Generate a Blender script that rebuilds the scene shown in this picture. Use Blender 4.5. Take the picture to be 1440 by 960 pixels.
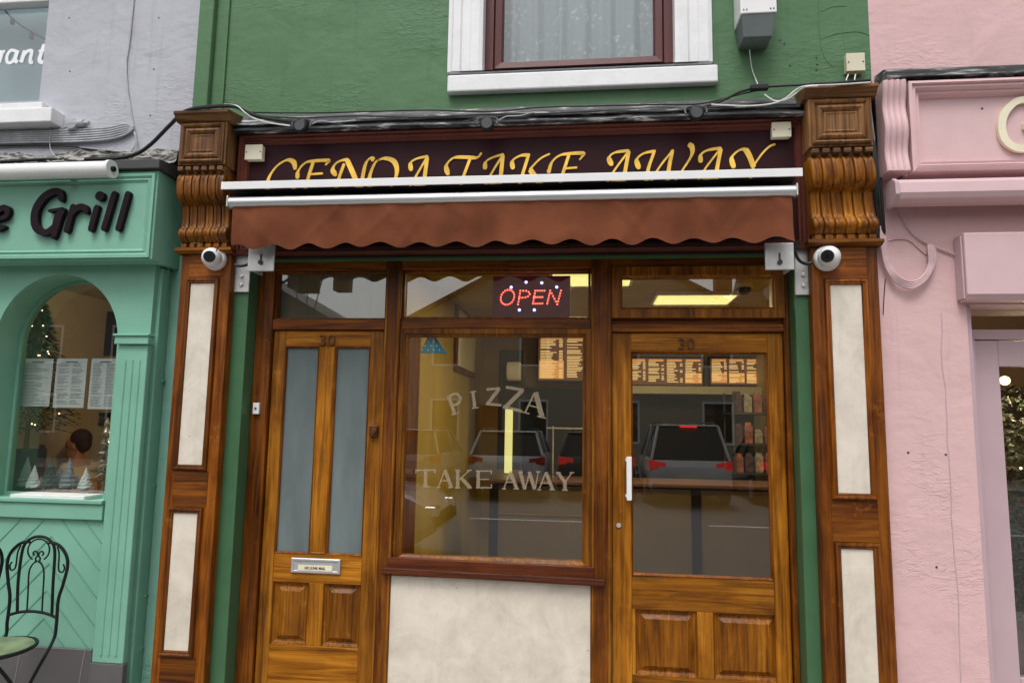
import bpy, bmesh, math, random
from mathutils import Vector, Matrix, noise
random.seed(7)
scn = bpy.context.scene
C = scn.collection
for o in list(bpy.data.objects): bpy.data.objects.remove(o)

# ---------------------------------------------------------------- camera, sky, sun, exposure
CD, CH, CF = 3.45, 1.5, 960.0        # metres from the pilaster plane, eye height, focal length (for a 1440 wide picture)
RX = Vector((0.9938891, 0.1092043, 0.0160909))
RU = Vector((-0.0028950, -0.1199346, 0.9927776))
RF = Vector((-0.1103454, 0.9867574, 0.1188856))
cam = bpy.data.objects.new('camera', bpy.data.cameras.new('camera'))
C.objects.link(cam)
cam.matrix_world = Matrix(((RX.x, RU.x, -RF.x, 0), (RX.y, RU.y, -RF.y, -CD), (RX.z, RU.z, -RF.z, CH), (0, 0, 0, 1)))
cam.data.sensor_width = 36; cam.data.sensor_fit = 'HORIZONTAL'; cam.data.lens = 36 * CF / 1440
cam.data.clip_start = .05; cam.data.clip_end = 500
scn.camera = cam

SUN_EL, SUN_AZ = math.radians(60), math.radians(192)
w = bpy.data.worlds.new('World'); scn.world = w; w.use_nodes = True
nt = w.node_tree; nt.nodes.clear()
sky = nt.nodes.new('ShaderNodeTexSky'); sky.sky_type = 'NISHITA'; sky.sun_disc = False
sky.sun_elevation = SUN_EL; sky.sun_rotation = SUN_AZ; sky.air_density = 1.0; sky.dust_density = 4.0
hs = nt.nodes.new('ShaderNodeHueSaturation'); hs.inputs['Saturation'].default_value = .12
bg = nt.nodes.new('ShaderNodeBackground'); bg.inputs['Strength'].default_value = .125
wo = nt.nodes.new('ShaderNodeOutputWorld')
nt.links.new(sky.outputs[0], hs.inputs['Color']); nt.links.new(hs.outputs[0], bg.inputs[0]); nt.links.new(bg.outputs[0], wo.inputs[0])
sl = bpy.data.lights.new('sun', 'SUN'); sl.energy = .9; sl.angle = math.radians(22); sl.color = (1, .98, .95)
so = bpy.data.objects.new('sun', sl); C.objects.link(so)
sd = Vector((math.sin(SUN_AZ) * math.cos(SUN_EL), math.cos(SUN_AZ) * math.cos(SUN_EL), math.sin(SUN_EL)))
so.rotation_euler = sd.to_track_quat('Z', 'Y').to_euler(); so.location = (0, -8, 12)
vs = scn.view_settings; vs.view_transform = 'Standard'; vs.look = 'None'; vs.exposure = 0.58; vs.gamma = 1; vs.use_curve_mapping = False
scn.render.engine = 'CYCLES'
cy = scn.cycles; cy.max_bounces = 8; cy.diffuse_bounces = 4; cy.glossy_bounces = 4; cy.transparent_max_bounces = 16; cy.transmission_bounces = 6
cy.caustics_reflective = False; cy.caustics_refractive = False; cy.sample_clamp_indirect = 4
try: cy.use_denoising = True
except Exception: pass

# ---------------------------------------------------------------- measuring: where a sight line meets the plane at depth Y
def W(px, py, Y):
    d = RX * ((px - 720) / CF) + RU * ((480 - py) / CF) + RF
    t = (Y + CD) / d.y
    return (d.x * t, CH + d.z * t)
def rect(l, r, t, b, Y):
    """l, r measured at the middle height, t, b at the middle width -> x0, x1, z0, z1 (truly upright rectangle)"""
    return (W(l, (t + b) / 2, Y)[0], W(r, (t + b) / 2, Y)[0], W((l + r) / 2, b, Y)[1], W((l + r) / 2, t, Y)[1])

# ---------------------------------------------------------------- materials
MATS = {}
def _n(nt, t, **k):
    n = nt.nodes.new(t)
    for a, b in k.items(): setattr(n, a, b)
    return n
def base_mat(name):
    m = bpy.data.materials.new(name); m.use_nodes = True; MATS[name] = m
    nt = m.node_tree; return m, nt, nt.nodes['Principled BSDF']
def mapping(nt, scale=(1, 1, 1), src='Object'):
    tc = _n(nt, 'ShaderNodeTexCoord'); mp = _n(nt, 'ShaderNodeMapping')
    mp.inputs['Scale'].default_value = scale
    nt.links.new(tc.outputs[src], mp.inputs[0]); return mp.outputs[0]
def noise_tex(nt, vec, scale, detail=4, rough=.5, dist=0):
    n = _n(nt, 'ShaderNodeTexNoise'); n.inputs['Scale'].default_value = scale; n.inputs['Detail'].default_value = detail
    n.inputs['Roughness'].default_value = rough; n.inputs['Distortion'].default_value = dist
    nt.links.new(vec, n.inputs['Vector']); return n.outputs['Fac']
def ramp(nt, fac, stops):
    r = _n(nt, 'ShaderNodeValToRGB'); e = r.color_ramp.elements
    while len(e) < len(stops): e.new(.5)
    for i, (p, c) in enumerate(stops):
        e[i].position = p; e[i].color = (*c, 1) if len(c) == 3 else c
    nt.links.new(fac, r.inputs[0]); return r.outputs[0]
def mixc(nt, f, a, b, mode='MIX'):
    n = _n(nt, 'ShaderNodeMix', data_type='RGBA', blend_type=mode)
    for s, v in ((0, f), (6, a), (7, b)):
        if hasattr(v, 'is_linked') or hasattr(v, 'links'): nt.links.new(v, n.inputs[s])
        else: n.inputs[s].default_value = v if s == 0 else (*v, 1)
    return n.outputs[2]
def bump(nt, p, h, strength, dist=.01, prev=None):
    b = _n(nt, 'ShaderNodeBump'); b.inputs['Strength'].default_value = strength; b.inputs['Distance'].default_value = dist
    nt.links.new(h, b.inputs['Height'])
    if prev is not None: nt.links.new(prev, b.inputs['Normal'])
    nt.links.new(b.outputs[0], p.inputs['Normal']); return b.outputs[0]
def mul(c, k): return tuple(min(1, x * k) for x in c)

def plain(name, col, rough=.5, metal=0, var=.08, vscale=6, bmp=0, bscale=60, coat=0, spec=.3, stretch=(1, 1, 1)):
    m, nt, p = base_mat(name)
    v = mapping(nt, stretch)
    f = noise_tex(nt, v, vscale, 6, .6)
    c = ramp(nt, f, [(.3, mul(col, 1 - var)), (.7, mul(col, 1 + var))])
    nt.links.new(c, p.inputs['Base Color'])
    p.inputs['Roughness'].default_value = rough; p.inputs['Metallic'].default_value = metal
    p.inputs['Specular IOR Level'].default_value = spec; p.inputs['Coat Weight'].default_value = coat
    if bmp:
        bump(nt, p, noise_tex(nt, mapping(nt), bscale, 5), bmp, .004)
    return m
def plaster(name, col, dirt=(.2, .2, .18), dirt_amt=.25, relief=.55, rough=.6, var=.06, spec=.2):
    """painted render: soft trowel relief, fine grain, scattered chips and thin weather marks"""
    m, nt, p = base_mat(name)
    v = mapping(nt)
    c = ramp(nt, noise_tex(nt, v, 1.7, 8, .62), [(.3, mul(col, 1 - var)), (.72, mul(col, 1 + var))])
    st = noise_tex(nt, mapping(nt, (7, 7, .55)), 2.2, 8, .7)
    c = mixc(nt, ramp(nt, st, [(.55, (0, 0, 0)), (.8, (dirt_amt,) * 3)]), c, dirt)
    ch = ramp(nt, noise_tex(nt, v, 24, 3, .6), [(.72, (0, 0, 0)), (.76, (.55, .55, .55))])
    c = mixc(nt, ch, c, dirt)
    nt.links.new(c, p.inputs['Base Color']); p.inputs['Roughness'].default_value = rough; p.inputs['Specular IOR Level'].default_value = spec
    b = bump(nt, p, noise_tex(nt, v, 3.2, 3, .5, .4), relief, .035)
    b = bump(nt, p, noise_tex(nt, mapping(nt, (1, 1, 1.7)), 13, 7, .68), relief * .7, .009, b)
    msk = ramp(nt, noise_tex(nt, v, 2.1, 3, .5), [(.5, (0, 0, 0)), (.62, (1, 1, 1))])
    bl = ramp(nt, noise_tex(nt, mapping(nt, (16, 16, 42)), 1, 4, .6, .6), [(.5, (0, 0, 0)), (.56, (1, 1, 1))])
    b = bump(nt, p, mixc(nt, 1.0, bl, msk, 'MULTIPLY'), relief, .004, b)
    bump(nt, p, noise_tex(nt, v, 140, 3), .18, .003, b)
    return m
def wood(name, axis, cols, sc=1.0, rough=.45, coat=.03, blotch=.58):
    m, nt, p = base_mat(name)
    s = [26 * sc] * 3; s['XYZ'.index(axis)] = 1.3 * sc
    tc = _n(nt, 'ShaderNodeTexCoord'); oi = _n(nt, 'ShaderNodeObjectInfo'); sc_ = _n(nt, 'ShaderNodeVectorMath', operation='SCALE')
    cmb = _n(nt, 'ShaderNodeCombineXYZ'); nt.links.new(oi.outputs['Random'], cmb.inputs[0]); nt.links.new(oi.outputs['Random'], cmb.inputs[1]); nt.links.new(oi.outputs['Random'], cmb.inputs[2])
    sc_.inputs['Scale'].default_value = 37; nt.links.new(cmb.outputs[0], sc_.inputs[0]); ad = _n(nt, 'ShaderNodeVectorMath', operation='ADD')
    nt.links.new(tc.outputs['Object'], ad.inputs[0]); nt.links.new(sc_.outputs[0], ad.inputs[1])
    mp = _n(nt, 'ShaderNodeMapping'); mp.inputs['Scale'].default_value = s; nt.links.new(ad.outputs[0], mp.inputs[0]); v = mp.outputs[0]
    f = noise_tex(nt, v, 1.0, 7, .62, 1.3)
    c = ramp(nt, f, [(.28, cols[0]), (.47, cols[1]), (.7, cols[2])])
    s2 = [90 * sc] * 3; s2['XYZ'.index(axis)] = 3 * sc
    c = mixc(nt, .6, c, ramp(nt, noise_tex(nt, mapping(nt, s2), 1, 3), [(.32, (.25, .2, .18)), (.52, (1, 1, 1))]), 'MULTIPLY')
    bl = noise_tex(nt, mapping(nt, tuple(2.2 if 'XYZ'[i] == axis else 5 for i in range(3))), 1, 6, .62, .6)
    c = mixc(nt, blotch, c, ramp(nt, bl, [(.36, (.2, .12, .1)), (.6, (1, 1, 1))]), 'MULTIPLY')
    tone = _n(nt, 'ShaderNodeMapRange'); tone.inputs[3].default_value = .66; tone.inputs[4].default_value = 1.12; nt.links.new(oi.outputs['Random'], tone.inputs[0])
    hs_ = _n(nt, 'ShaderNodeHueSaturation'); hs_.inputs['Saturation'].default_value = 1.05; nt.links.new(tone.outputs[0], hs_.inputs['Value']); nt.links.new(c, hs_.inputs['Color']); c = hs_.outputs[0]
    wear = ramp(nt, noise_tex(nt, mapping(nt), 9, 6, .7), [(.62, (0, 0, 0)), (.74, (.5, .5, .5))])
    c = mixc(nt, wear, c, mul(cols[2], 1.15))
    nt.links.new(c, p.inputs['Base Color']); p.inputs['Specular IOR Level'].default_value = .28
    nt.links.new(ramp(nt, bl, [(.3, (rough - .1,) * 3), (.7, (rough + .22,) * 3)]), p.inputs['Roughness'])
    p.inputs['Coat Weight'].default_value = coat; p.inputs['Coat Roughness'].default_value = .25
    bump(nt, p, f, .25, .003)
    return m
OC = [(.075, .022, .004), (.28, .098, .013), (.47, .19, .03)]
wood('oak_v', 'Z', OC); wood('oak_h', 'X', OC); wood('oak_y', 'Y', OC)
DC = [(.05, .014, .004), (.23, .068, .011), (.38, .13, .02)]
wood('oak_dark_v', 'Z', DC); wood('oak_dark_h', 'X', DC)
LC = [(.13, .04, .007), (.40, .15, .02), (.58, .255, .045)]
wood('oak_light_v', 'Z', LC); wood('oak_light_h', 'X', LC)
RC = [(.04, .010, .005), (.13, .032, .012), (.21, .06, .02)]
wood('sill_red', 'X', RC, blotch=.4)
BC = [(.05, .02, .008), (.19, .09, .034), (.36, .19, .08)]
wood('oak_weathered', 'Z', BC, rough=.5, coat=.0); wood('oak_weathered_h', 'X', BC, rough=.5, coat=.0)
plaster('green_wall', (.09, .184, .090), (.04, .085, .045), .45, .42, .5)
plain('green_trim', (.058, .142, .068), .38, var=.12, vscale=4, bmp=.2, bscale=30)
plain('green_strip', (.085, .2, .1), .45, var=.08, bmp=.1)
plaster('pink_wall', (.68, .452, .45), (.38, .27, .26), .3, .48, .6, .04)
plain('pink_paint', (.68, .465, .475), .45, var=.05, bmp=.15, bscale=20)
plain('pink_metal', (.66, .46, .475), .4, var=.03)
plain('mauve_paint', (.52, .38, .41), .4, var=.04)
plaster('grey_wall', (.45, .455, .50), (.22, .22, .22), .4, .5, .65, .07)
plain('mint', (.202, .435, .325), .42, var=.07, vscale=4, bmp=.3, bscale=22)
plain('mint_deep', (.15, .35, .26), .5, var=.06, vscale=3, bmp=.2, bscale=30)
plaster('mint_wall', (.20, .40, .32), (.12, .25, .2), .25, .5, .5, .08)
plain('white_paint', (.78, .78, .79), .4, var=.05, vscale=12, bmp=.25, bscale=50)
plain('white_metal', (.8, .8, .8), .3, var=.03)
plain('white_plastic', (.78, .78, .78), .28, var=.02)
plain('cream_plastic', (.66, .62, .47), .4, var=.05)
plain('aluminium', (.68, .69, .70), .32, .65, var=.06, stretch=(1, 20, 20))
plain('steel', (.62, .61, .6), .42, .55, var=.15, vscale=14)
plain('chrome', (.8, .8, .8), .15, 1)
plain('black_plastic', (.012, .012, .013), .35)
plain('black_metal', (.012, .014, .015), .45, spec=.15)
plain('letter_black', (.014, .006, .010), .5, spec=.12)
plain('dark_grey', (.06, .06, .062), .5)
plain('grey_underside', (.13, .16, .155), .5, var=.1)
plain('maroon', (.026, .0065, .009), .5, var=.25, vscale=3, spec=.12)
plain('maroon_trim', (.11, .032, .022), .38, var=.2, spec=.25)
plain('maroon_dark', (.035, .01, .012), .35, var=.2)
plain('upvc_brown', (.10, .030, .030), .33, var=.12, stretch=(4, 4, .6))
plain('canvas', (.168, .056, .028), .9, spec=.05, var=.2, vscale=5, bmp=.15, bscale=300)
plain('gold', (.78, .46, .07), .35, var=.35, vscale=9)
plain('cream_letter', (.80, .74, .55), .35)
plain('cable_black', (.015, .015, .017), .45)
plain('cable_white', (.72, .72, .7), .45)
plain('cable_grey', (.42, .43, .45), .6, var=.25, vscale=12)
plain('cable_pink', (.60, .42, .43), .5, var=.2, vscale=12)
plain('asphalt', (.10, .10, .102), .7, var=.25, vscale=30, bmp=.5, bscale=120)
plain('paving', (.32, .30, .28), .8, var=.15, vscale=8, bmp=.3, bscale=90)
plain('kerb_stone', (.3, .29, .28), .8, var=.15)
plain('plinth_tile', (.125, .115, .118), .55, var=.12, vscale=3, bmp=.1)
plain('grout', (.24, .225, .22), .8)
plain('brass', (.55, .38, .12), .3, .9)
plain('bronze', (.15, .065, .03), .35, .6)
plain('frosted', (.15, .185, .185), .14, var=.2, vscale=3, stretch=(2, 1, .5), spec=.6)
plain('rubber', (.02, .02, .02), .8)
plain('tag_blue', (.1, .42, .55), .4, var=.2, vscale=60)
plain('paper', (.86, .87, .88), .6, var=.03)
plain('ink', (.16, .17, .18), .7)
plain('skin', (.42, .2, .11), .5)
plain('hair', (.015, .01, .008), .7)
plain('wool', (.6, .5, .33), .9, bmp=.3)
plain('interior_yellow', (.48, .34, .085), .55, var=.12, vscale=2, stretch=(1, 3, .4))
plain('interior_beige', (.42, .33, .2), .7)
plain('interior_navy', (.02, .02, .035), .7)
plain('interior_black', (.012, .01, .01), .6)
plain('counter_panel', (.2, .15, .09), .35, var=.08, vscale=3)
plain('floor_tile', (.22, .17, .12), .4)
plain('ceiling_board', (.44, .31, .07), .45, var=.15, vscale=2)
plain('roof_slate', (.06, .06, .07), .7, var=.2)
plain('brick_red', (.2, .08, .055), .85, var=.2, vscale=12)
plain('render_cream', (.4, .36, .28), .8)
plain('render_grey', (.12, .12, .125), .8)
plain('tail_red', (.45, .01, .012), .2)
plain('car_white', (.72, .73, .74), .2, coat=.8, var=.01)
plain('car_grey', (.32, .31, .3), .25, coat=.8, var=.01)
plain('car_dark', (.05, .04, .045), .25, coat=.8, var=.01)
plain('car_glass', (.01, .012, .014), .05, spec=.8)
plain('leaf', (.03, .07, .025), .6, var=.5, vscale=30)
plain('frosted_tree_white', (.82, .84, .85), .8, var=.12, vscale=25, bmp=.8, bscale=90)
plain('frosted_tree_grey', (.30, .34, .38), .8, var=.2, vscale=25, bmp=.8, bscale=90)
plain('frosted_tree_green', (.05, .10, .08), .8, var=.3, vscale=25, bmp=.8, bscale=90)
plain('picture_art', (.45, .4, .3), .6, var=.6, vscale=9)
plain('goods', (.32, .12, .1), .5, var=.6, vscale=14)
plain('seat_green', (.17, .22, .12), .5, var=.45, vscale=9)

def lead():
    m, nt, p = base_mat('lead')
    v = mapping(nt, (2, 5, 22)); f = noise_tex(nt, v, 2.5, 8, .7, .5)
    c = ramp(nt, f, [(.42, (.014, .014, .016)), (.54, (.06, .06, .063)), (.63, (.5, .5, .5))])
    nt.links.new(c, p.inputs['Base Color']); p.inputs['Roughness'].default_value = .45
    bump(nt, p, f, .3, .004)
lead()
def marble():
    m, nt, p = base_mat('marble')
    v = mapping(nt)
    c = ramp(nt, noise_tex(nt, v, 5, 9, .68, .5), [(.3, (.56, .50, .41)), (.62, (.76, .69, .59))])
    c = mixc(nt, ramp(nt, noise_tex(nt, v, 2.6, 5, .6), [(.6, (0, 0, 0)), (.75, (.35, .35, .35))]), c, (.42, .40, .30))
    c = mixc(nt, ramp(nt, noise_tex(nt, v, 36, 2, .5), [(.74, (0, 0, 0)), (.78, (.7, .7, .7))]), c, (.24, .24, .2))
    vo = _n(nt, 'ShaderNodeTexVoronoi'); vo.inputs['Scale'].default_value = 3.3; nt.links.new(v, vo.inputs['Vector'])
    c = mixc(nt, ramp(nt, vo.outputs['Distance'], [(.05, (.35, .35, .35)), (.075, (0, 0, 0))]), c, (.36, .34, .24))
    c = mixc(nt, ramp(nt, noise_tex(nt, mapping(nt, (14, 14, 1.5)), 1, 6, .65), [(.55, (0, 0, 0)), (.75, (.3, .3, .3))]), c, (.4, .36, .28))
    nt.links.new(c, p.inputs['Base Color']); p.inputs['Roughness'].default_value = .5
    bump(nt, p, noise_tex(nt, v, 80, 3), .1, .003)
marble()
def glass(name, tint=(1, 1, 1), base=.07, rough=0.0):
    """window pane: clear, mirrors more at a glancing angle"""
    m = bpy.data.materials.new(name); m.use_nodes = True; MATS[name] = m; nt = m.node_tree; nt.nodes.clear()
    out = _n(nt, 'ShaderNodeOutputMaterial'); mx = _n(nt, 'ShaderNodeMixShader'); tr = _n(nt, 'ShaderNodeBsdfTransparent'); gl = _n(nt, 'ShaderNodeBsdfGlossy')
    tr.inputs[0].default_value = (*tint, 1); gl.inputs['Roughness'].default_value = rough
    lw = _n(nt, 'ShaderNodeLayerWeight'); lw.inputs[0].default_value = .5
    pw = _n(nt, 'ShaderNodeMath', operation='POWER'); pw.inputs[1].default_value = 4
    ma = _n(nt, 'ShaderNodeMath', operation='MULTIPLY_ADD'); ma.inputs[1].default_value = 1 - base; ma.inputs[2].default_value = base
    nt.links.new(lw.outputs['Facing'], pw.inputs[0]); nt.links.new(pw.outputs[0], ma.inputs[0]); nt.links.new(ma.outputs[0], mx.inputs[0])
    nt.links.new(tr.outputs[0], mx.inputs[1]); nt.links.new(gl.outputs[0], mx.inputs[2]); nt.links.new(mx.outputs[0], out.inputs[0])
glass('glass', (.93, .95, .93), .14)
glass('glass_upper', (.9, .93, .94), .09)
def emit(name, col, s, base=(.1, .1, .1)):
    m, nt, p = base_mat(name); p.inputs['Base Color'].default_value = (*base, 1)
    p.inputs['Emission Color'].default_value = (*col, 1); p.inputs['Emission Strength'].default_value = s
emit('panel_light', (1, .84, .28), .95)
emit('tube_light', (1, .88, .30), .72)
emit('menu_glow', (1, .40, .10), .55); emit('menu_text', (1, .62, .22), .9); emit('menu_dark', (.5, .14, .04), .16)
emit('led_red', (1, .10, .07), 3.2); emit('led_blue', (.35, .4, 1), 3.5); emit('sign_red_glow', (.05, .002, .008), .5, (.006, .003, .008))
emit('brake', (1, .03, .03), 2.2)
emit('tail_glow', (1, .03, .03), .5, (.3, .01, .01)); emit('fairy', (1, .75, .4), 2.5); emit('indicator', (1, .3, .1), 1.5)
def etched():
    m = bpy.data.materials.new('etched'); m.use_nodes = True; MATS['etched'] = m; nt = m.node_tree; p = nt.nodes['Principled BSDF']
    p.inputs['Base Color'].default_value = (.44, .36, .25, 1); p.inputs['Roughness'].default_value = .7
    tr = _n(nt, 'ShaderNodeBsdfTransparent'); mx = _n(nt, 'ShaderNodeMixShader'); mx.inputs[0].default_value = .36
    nt.links.new(tr.outputs[0], mx.inputs[1]); nt.links.new(p.outputs[0], mx.inputs[2]); nt.links.new(mx.outputs[0], nt.nodes['Material Output'].inputs[0])
etched()
def lace():
    m, nt, p = base_mat('lace')
    v = mapping(nt); vo = _n(nt, 'ShaderNodeTexVoronoi'); vo.inputs['Scale'].default_value = 30; nt.links.new(v, vo.inputs['Vector'])
    dots = ramp(nt, vo.outputs['Distance'], [(.18, (1, 1, 1)), (.42, (0, 0, 0))])
    f = mixc(nt, 1.0, dots, ramp(nt, noise_tex(nt, v, 7, 3), [(.42, (0, 0, 0)), (.62, (1, 1, 1))]), 'MULTIPLY')
    nt.links.new(mixc(nt, f, (.30, .33, .33), (.60, .62, .62)), p.inputs['Base Color']); p.inputs['Roughness'].default_value = .9
lace()

# ---------------------------------------------------------------- mesh building
class MB:
    def __init__(s): s.v = []; s.f = []
    def add(s, vs, fs):
        b = len(s.v); s.v += [tuple(v) for v in vs]; s.f += [tuple(b + i for i in f) for f in fs]; return s
    def box(s, x0, x1, y0, y1, z0, z1):
        return s.add([(x, y, z) for x in (x0, x1) for y in (y0, y1) for z in (z0, z1)],
                     [(0, 1, 3, 2), (4, 6, 7, 5), (0, 4, 5, 1), (2, 3, 7, 6), (0, 2, 6, 4), (1, 5, 7, 3)])
    def prism(s, pts, y0, y1):            # polygon in XZ, run along Y
        n = len(pts)
        vs = [(x, y0, z) for x, z in pts] + [(x, y1, z) for x, z in pts]
        return s.add(vs, [tuple(range(n)), tuple(range(2 * n - 1, n - 1, -1))] + [(i, n + i, n + (i + 1) % n, (i + 1) % n) for i in range(n)])
    def runx(s, pts, x0, x1):             # polygon in YZ, run along X
        n = len(pts)
        vs = [(x0, y, z) for y, z in pts] + [(x1, y, z) for y, z in pts]
        return s.add(vs, [tuple(range(n)), tuple(range(2 * n - 1, n - 1, -1))] + [(i, n + i, n + (i + 1) % n, (i + 1) % n) for i in range(n)])
    def runz(s, pts, z0, z1):             # polygon in XY, run along Z
        n = len(pts)
        vs = [(x, y, z0) for x, y in pts] + [(x, y, z1) for x, y in pts]
        return s.add(vs, [tuple(range(n)), tuple(range(2 * n - 1, n - 1, -1))] + [(i, n + i, n + (i + 1) % n, (i + 1) % n) for i in range(n)])
    def mould(s, r, prof, fill=False, closed=False):   # mitred moulding round a rectangle; prof = (inset, Y)
        x0, x1, z0, z1 = r; rings = []
        for i, y in prof: rings.append([(x0 + i, y, z0 + i), (x1 - i, y, z0 + i), (x1 - i, y, z1 - i), (x0 + i, y, z1 - i)])
        vs = [p for q in rings for p in q]; fs = []; n = len(rings)
        for k in range(n - 1 + (1 if closed else 0)):
            a, b = k * 4, ((k + 1) % n) * 4
            for j in range(4): fs.append((a + j, a + (j + 1) % 4, b + (j + 1) % 4, b + j))
        if fill: fs.append(tuple((n - 1) * 4 + j for j in range(4)))
        return s.add(vs, fs)
    def cyl(s, p0, p1, r0, r1=None, n=16, cap=True):
        r1 = r0 if r1 is None else r1; p0 = Vector(p0); p1 = Vector(p1); d = (p1 - p0).normalized()
        a = d.orthogonal().normalized(); b = d.cross(a); vs = []
        for p, r in ((p0, r0), (p1, r1)):
            for i in range(n):
                t = 2 * math.pi * i / n; vs.append(p + a * (r * math.cos(t)) + b * (r * math.sin(t)))
        fs = [(i, (i + 1) % n, n + (i + 1) % n, n + i) for i in range(n)]
        if cap: fs += [tuple(range(n - 1, -1, -1)), tuple(range(n, 2 * n))]
        return s.add(vs, fs)
    def tube(s, pts, r, n=8, smooth=True, sub=6):
        P = [Vector(p) for p in pts]
        if smooth and len(P) > 2: P = spline(P, sub)
        rings = []; prev = None
        for i, p in enumerate(P):
            d = (P[min(i + 1, len(P) - 1)] - P[max(i - 1, 0)]).normalized()
            a = d.orthogonal().normalized() if prev is None else (prev - d * prev.dot(d)).normalized()
            prev = a; b = d.cross(a); rr = r(i / (len(P) - 1)) if callable(r) else r
            rings.append([p + a * (rr * math.cos(2 * math.pi * k / n)) + b * (rr * math.sin(2 * math.pi * k / n)) for k in range(n)])
        vs = [v for q in rings for v in q]; m = len(rings)
        fs = [(i * n + k, i * n + (k + 1) % n, (i + 1) * n + (k + 1) % n, (i + 1) * n + k) for i in range(m - 1) for k in range(n)]
        fs += [tuple(range(n - 1, -1, -1)), tuple((m - 1) * n + k for k in range(n))]
        return s.add(vs, fs)
    def ball(s, c, r, sx=1, sy=1, sz=1, n=16, m=10, lo=-90, hi=90, ax='Z'):
        vs = []
        for j in range(m + 1):
            t = math.radians(lo + (hi - lo) * j / m)
            for i in range(n):
                u = 2 * math.pi * i / n; q = (r * math.cos(t) * math.cos(u), r * math.cos(t) * math.sin(u), r * math.sin(t))
                if ax == 'Y': q = (q[0], -q[2], q[1])      # pole towards the street
                vs.append((c[0] + q[0] * sx, c[1] + q[1] * sy, c[2] + q[2] * sz))
        fs = [(j * n + i, j * n + (i + 1) % n, (j + 1) * n + (i + 1) % n, (j + 1) * n + i) for j in range(m) for i in range(n)]
        fs += [tuple(range(n - 1, -1, -1)), tuple(m * n + i for i in range(n))]
        return s.add(vs, fs)
    def lathe(s, c, prof, n=20, ax='Z'):
        vs = []
        for r, h in prof:
            for i in range(n):
                u = 2 * math.pi * i / n
                q = (r * math.cos(u), r * math.sin(u), h) if ax == 'Z' else (r * math.cos(u), -h, r * math.sin(u))
                vs.append((c[0] + q[0], c[1] + q[1], c[2] + q[2]))
        m = len(prof)
        fs = [(j * n + i, j * n + (i + 1) % n, (j + 1) * n + (i + 1) % n, (j + 1) * n + i) for j in range(m - 1) for i in range(n)]
        fs += [tuple(range(n - 1, -1, -1)), tuple((m - 1) * n + i for i in range(n))]
        return s.add(vs, fs)
    def ribbon(s, pts, width, y, th, sub=6, smooth=True):   # flat stroke in XZ at depth y (front), thickness th
        P = [Vector((p[0], p[1])) for p in pts]
        if smooth and len(P) > 2: P = spline(P, sub)
        n = len(P); L = []; R = []
        for i, p in enumerate(P):
            d = (P[min(i + 1, n - 1)] - P[max(i - 1, 0)])
            d = d.normalized() if d.length > 0 else Vector((1, 0))
            q = Vector((-d.y, d.x)); wd = width(d, i / (n - 1)) if callable(width) else width
            L.append(p + q * (wd / 2)); R.append(p - q * (wd / 2))
        vs = [(a.x, y, a.y) for a in L] + [(a.x, y, a.y) for a in R] + [(a.x, y + th, a.y) for a in L] + [(a.x, y + th, a.y) for a in R]
        fs = []
        for i in range(n - 1):
            fs += [(i, i + 1, n + i + 1, n + i), (2 * n + i, 3 * n + i, 3 * n + i + 1, 2 * n + i + 1),
                   (i, 2 * n + i, 2 * n + i + 1, i + 1), (n + i, n + i + 1, 3 * n + i + 1, 3 * n + i)]
        fs += [(0, n, 3 * n, 2 * n), (n - 1, 3 * n - 1, 4 * n - 1, 2 * n - 1)]
        return s.add(vs, fs)
def spline(P, sub):
    out = []
    for i in range(len(P) - 1):
        p0 = P[max(i - 1, 0)]; p1 = P[i]; p2 = P[i + 1]; p3 = P[min(i + 2, len(P) - 1)]
        for k in range(sub):
            t = k / sub
            out.append(.5 * ((2 * p1) + (p2 - p0) * t + (2 * p0 - 5 * p1 + 4 * p2 - p3) * t * t + (3 * p1 - p0 - 3 * p2 + p3) * t ** 3))
    out.append(P[-1]); return out
def text_mb(txt, size, x, y, z, th=.002, shear=0, bold=0, wid=1.0, align='CENTER'):
    cu = bpy.data.curves.new('t', 'FONT'); cu.body = txt; cu.size = size; cu.extrude = th / 2; cu.shear = shear; cu.offset = bold; cu.align_x = align
    cu.resolution_u = 4
    ob = bpy.data.objects.new('t', cu); me = bpy.data.meshes.new_from_object(ob)
    mb = MB(); mb.add([(x + v.co.x * wid, y - v.co.z, z + v.co.y) for v in me.vertices], [tuple(p.vertices) for p in me.polygons])
    bpy.data.objects.remove(ob); bpy.data.curves.remove(cu); bpy.data.meshes.remove(me); return mb

ORG = {}
def pieces(mb):
    n = len(mb.v); par = list(range(n))
    def f(a):
        while par[a] != a: par[a] = par[par[a]]; a = par[a]
        return a
    for fc in mb.f:
        for v in fc[1:]: par[f(v)] = f(fc[0])
    isl = {}
    for i in range(n): isl.setdefault(f(i), []).append(i)
    keys = list(isl)
    if len(keys) < 2 or len(keys) > 40: return None
    bb = []
    for k in keys:
        P = [mb.v[i] for i in isl[k]]; lo = [min(p[a] for p in P) for a in range(3)]; hi = [max(p[a] for p in P) for a in range(3)]
        bb.append((lo, hi, math.dist(lo, hi)))
    g = list(range(len(keys)))
    def h(a):
        while g[a] != a: a = g[a]
        return a
    for a in range(len(keys)):
        for b in range(a):
            gap = math.sqrt(sum(max(0, bb[a][0][k] - bb[b][1][k], bb[b][0][k] - bb[a][1][k]) ** 2 for k in range(3)))
            if gap <= max(.02, .45 * max(bb[a][2], bb[b][2])): g[h(a)] = h(b)
    grp = {}
    for a in range(len(keys)): grp.setdefault(h(a), []).extend(isl[keys[a]])
    if len(grp) < 2: return None
    out = []
    for vids in grp.values():
        vids = sorted(vids); mp = {v: i for i, v in enumerate(vids)}; q = MB(); q.v = [mb.v[v] for v in vids]
        q.f = [tuple(mp[v] for v in fc) for fc in mb.f if fc[0] in mp]; out.append(q)
    return out
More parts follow.
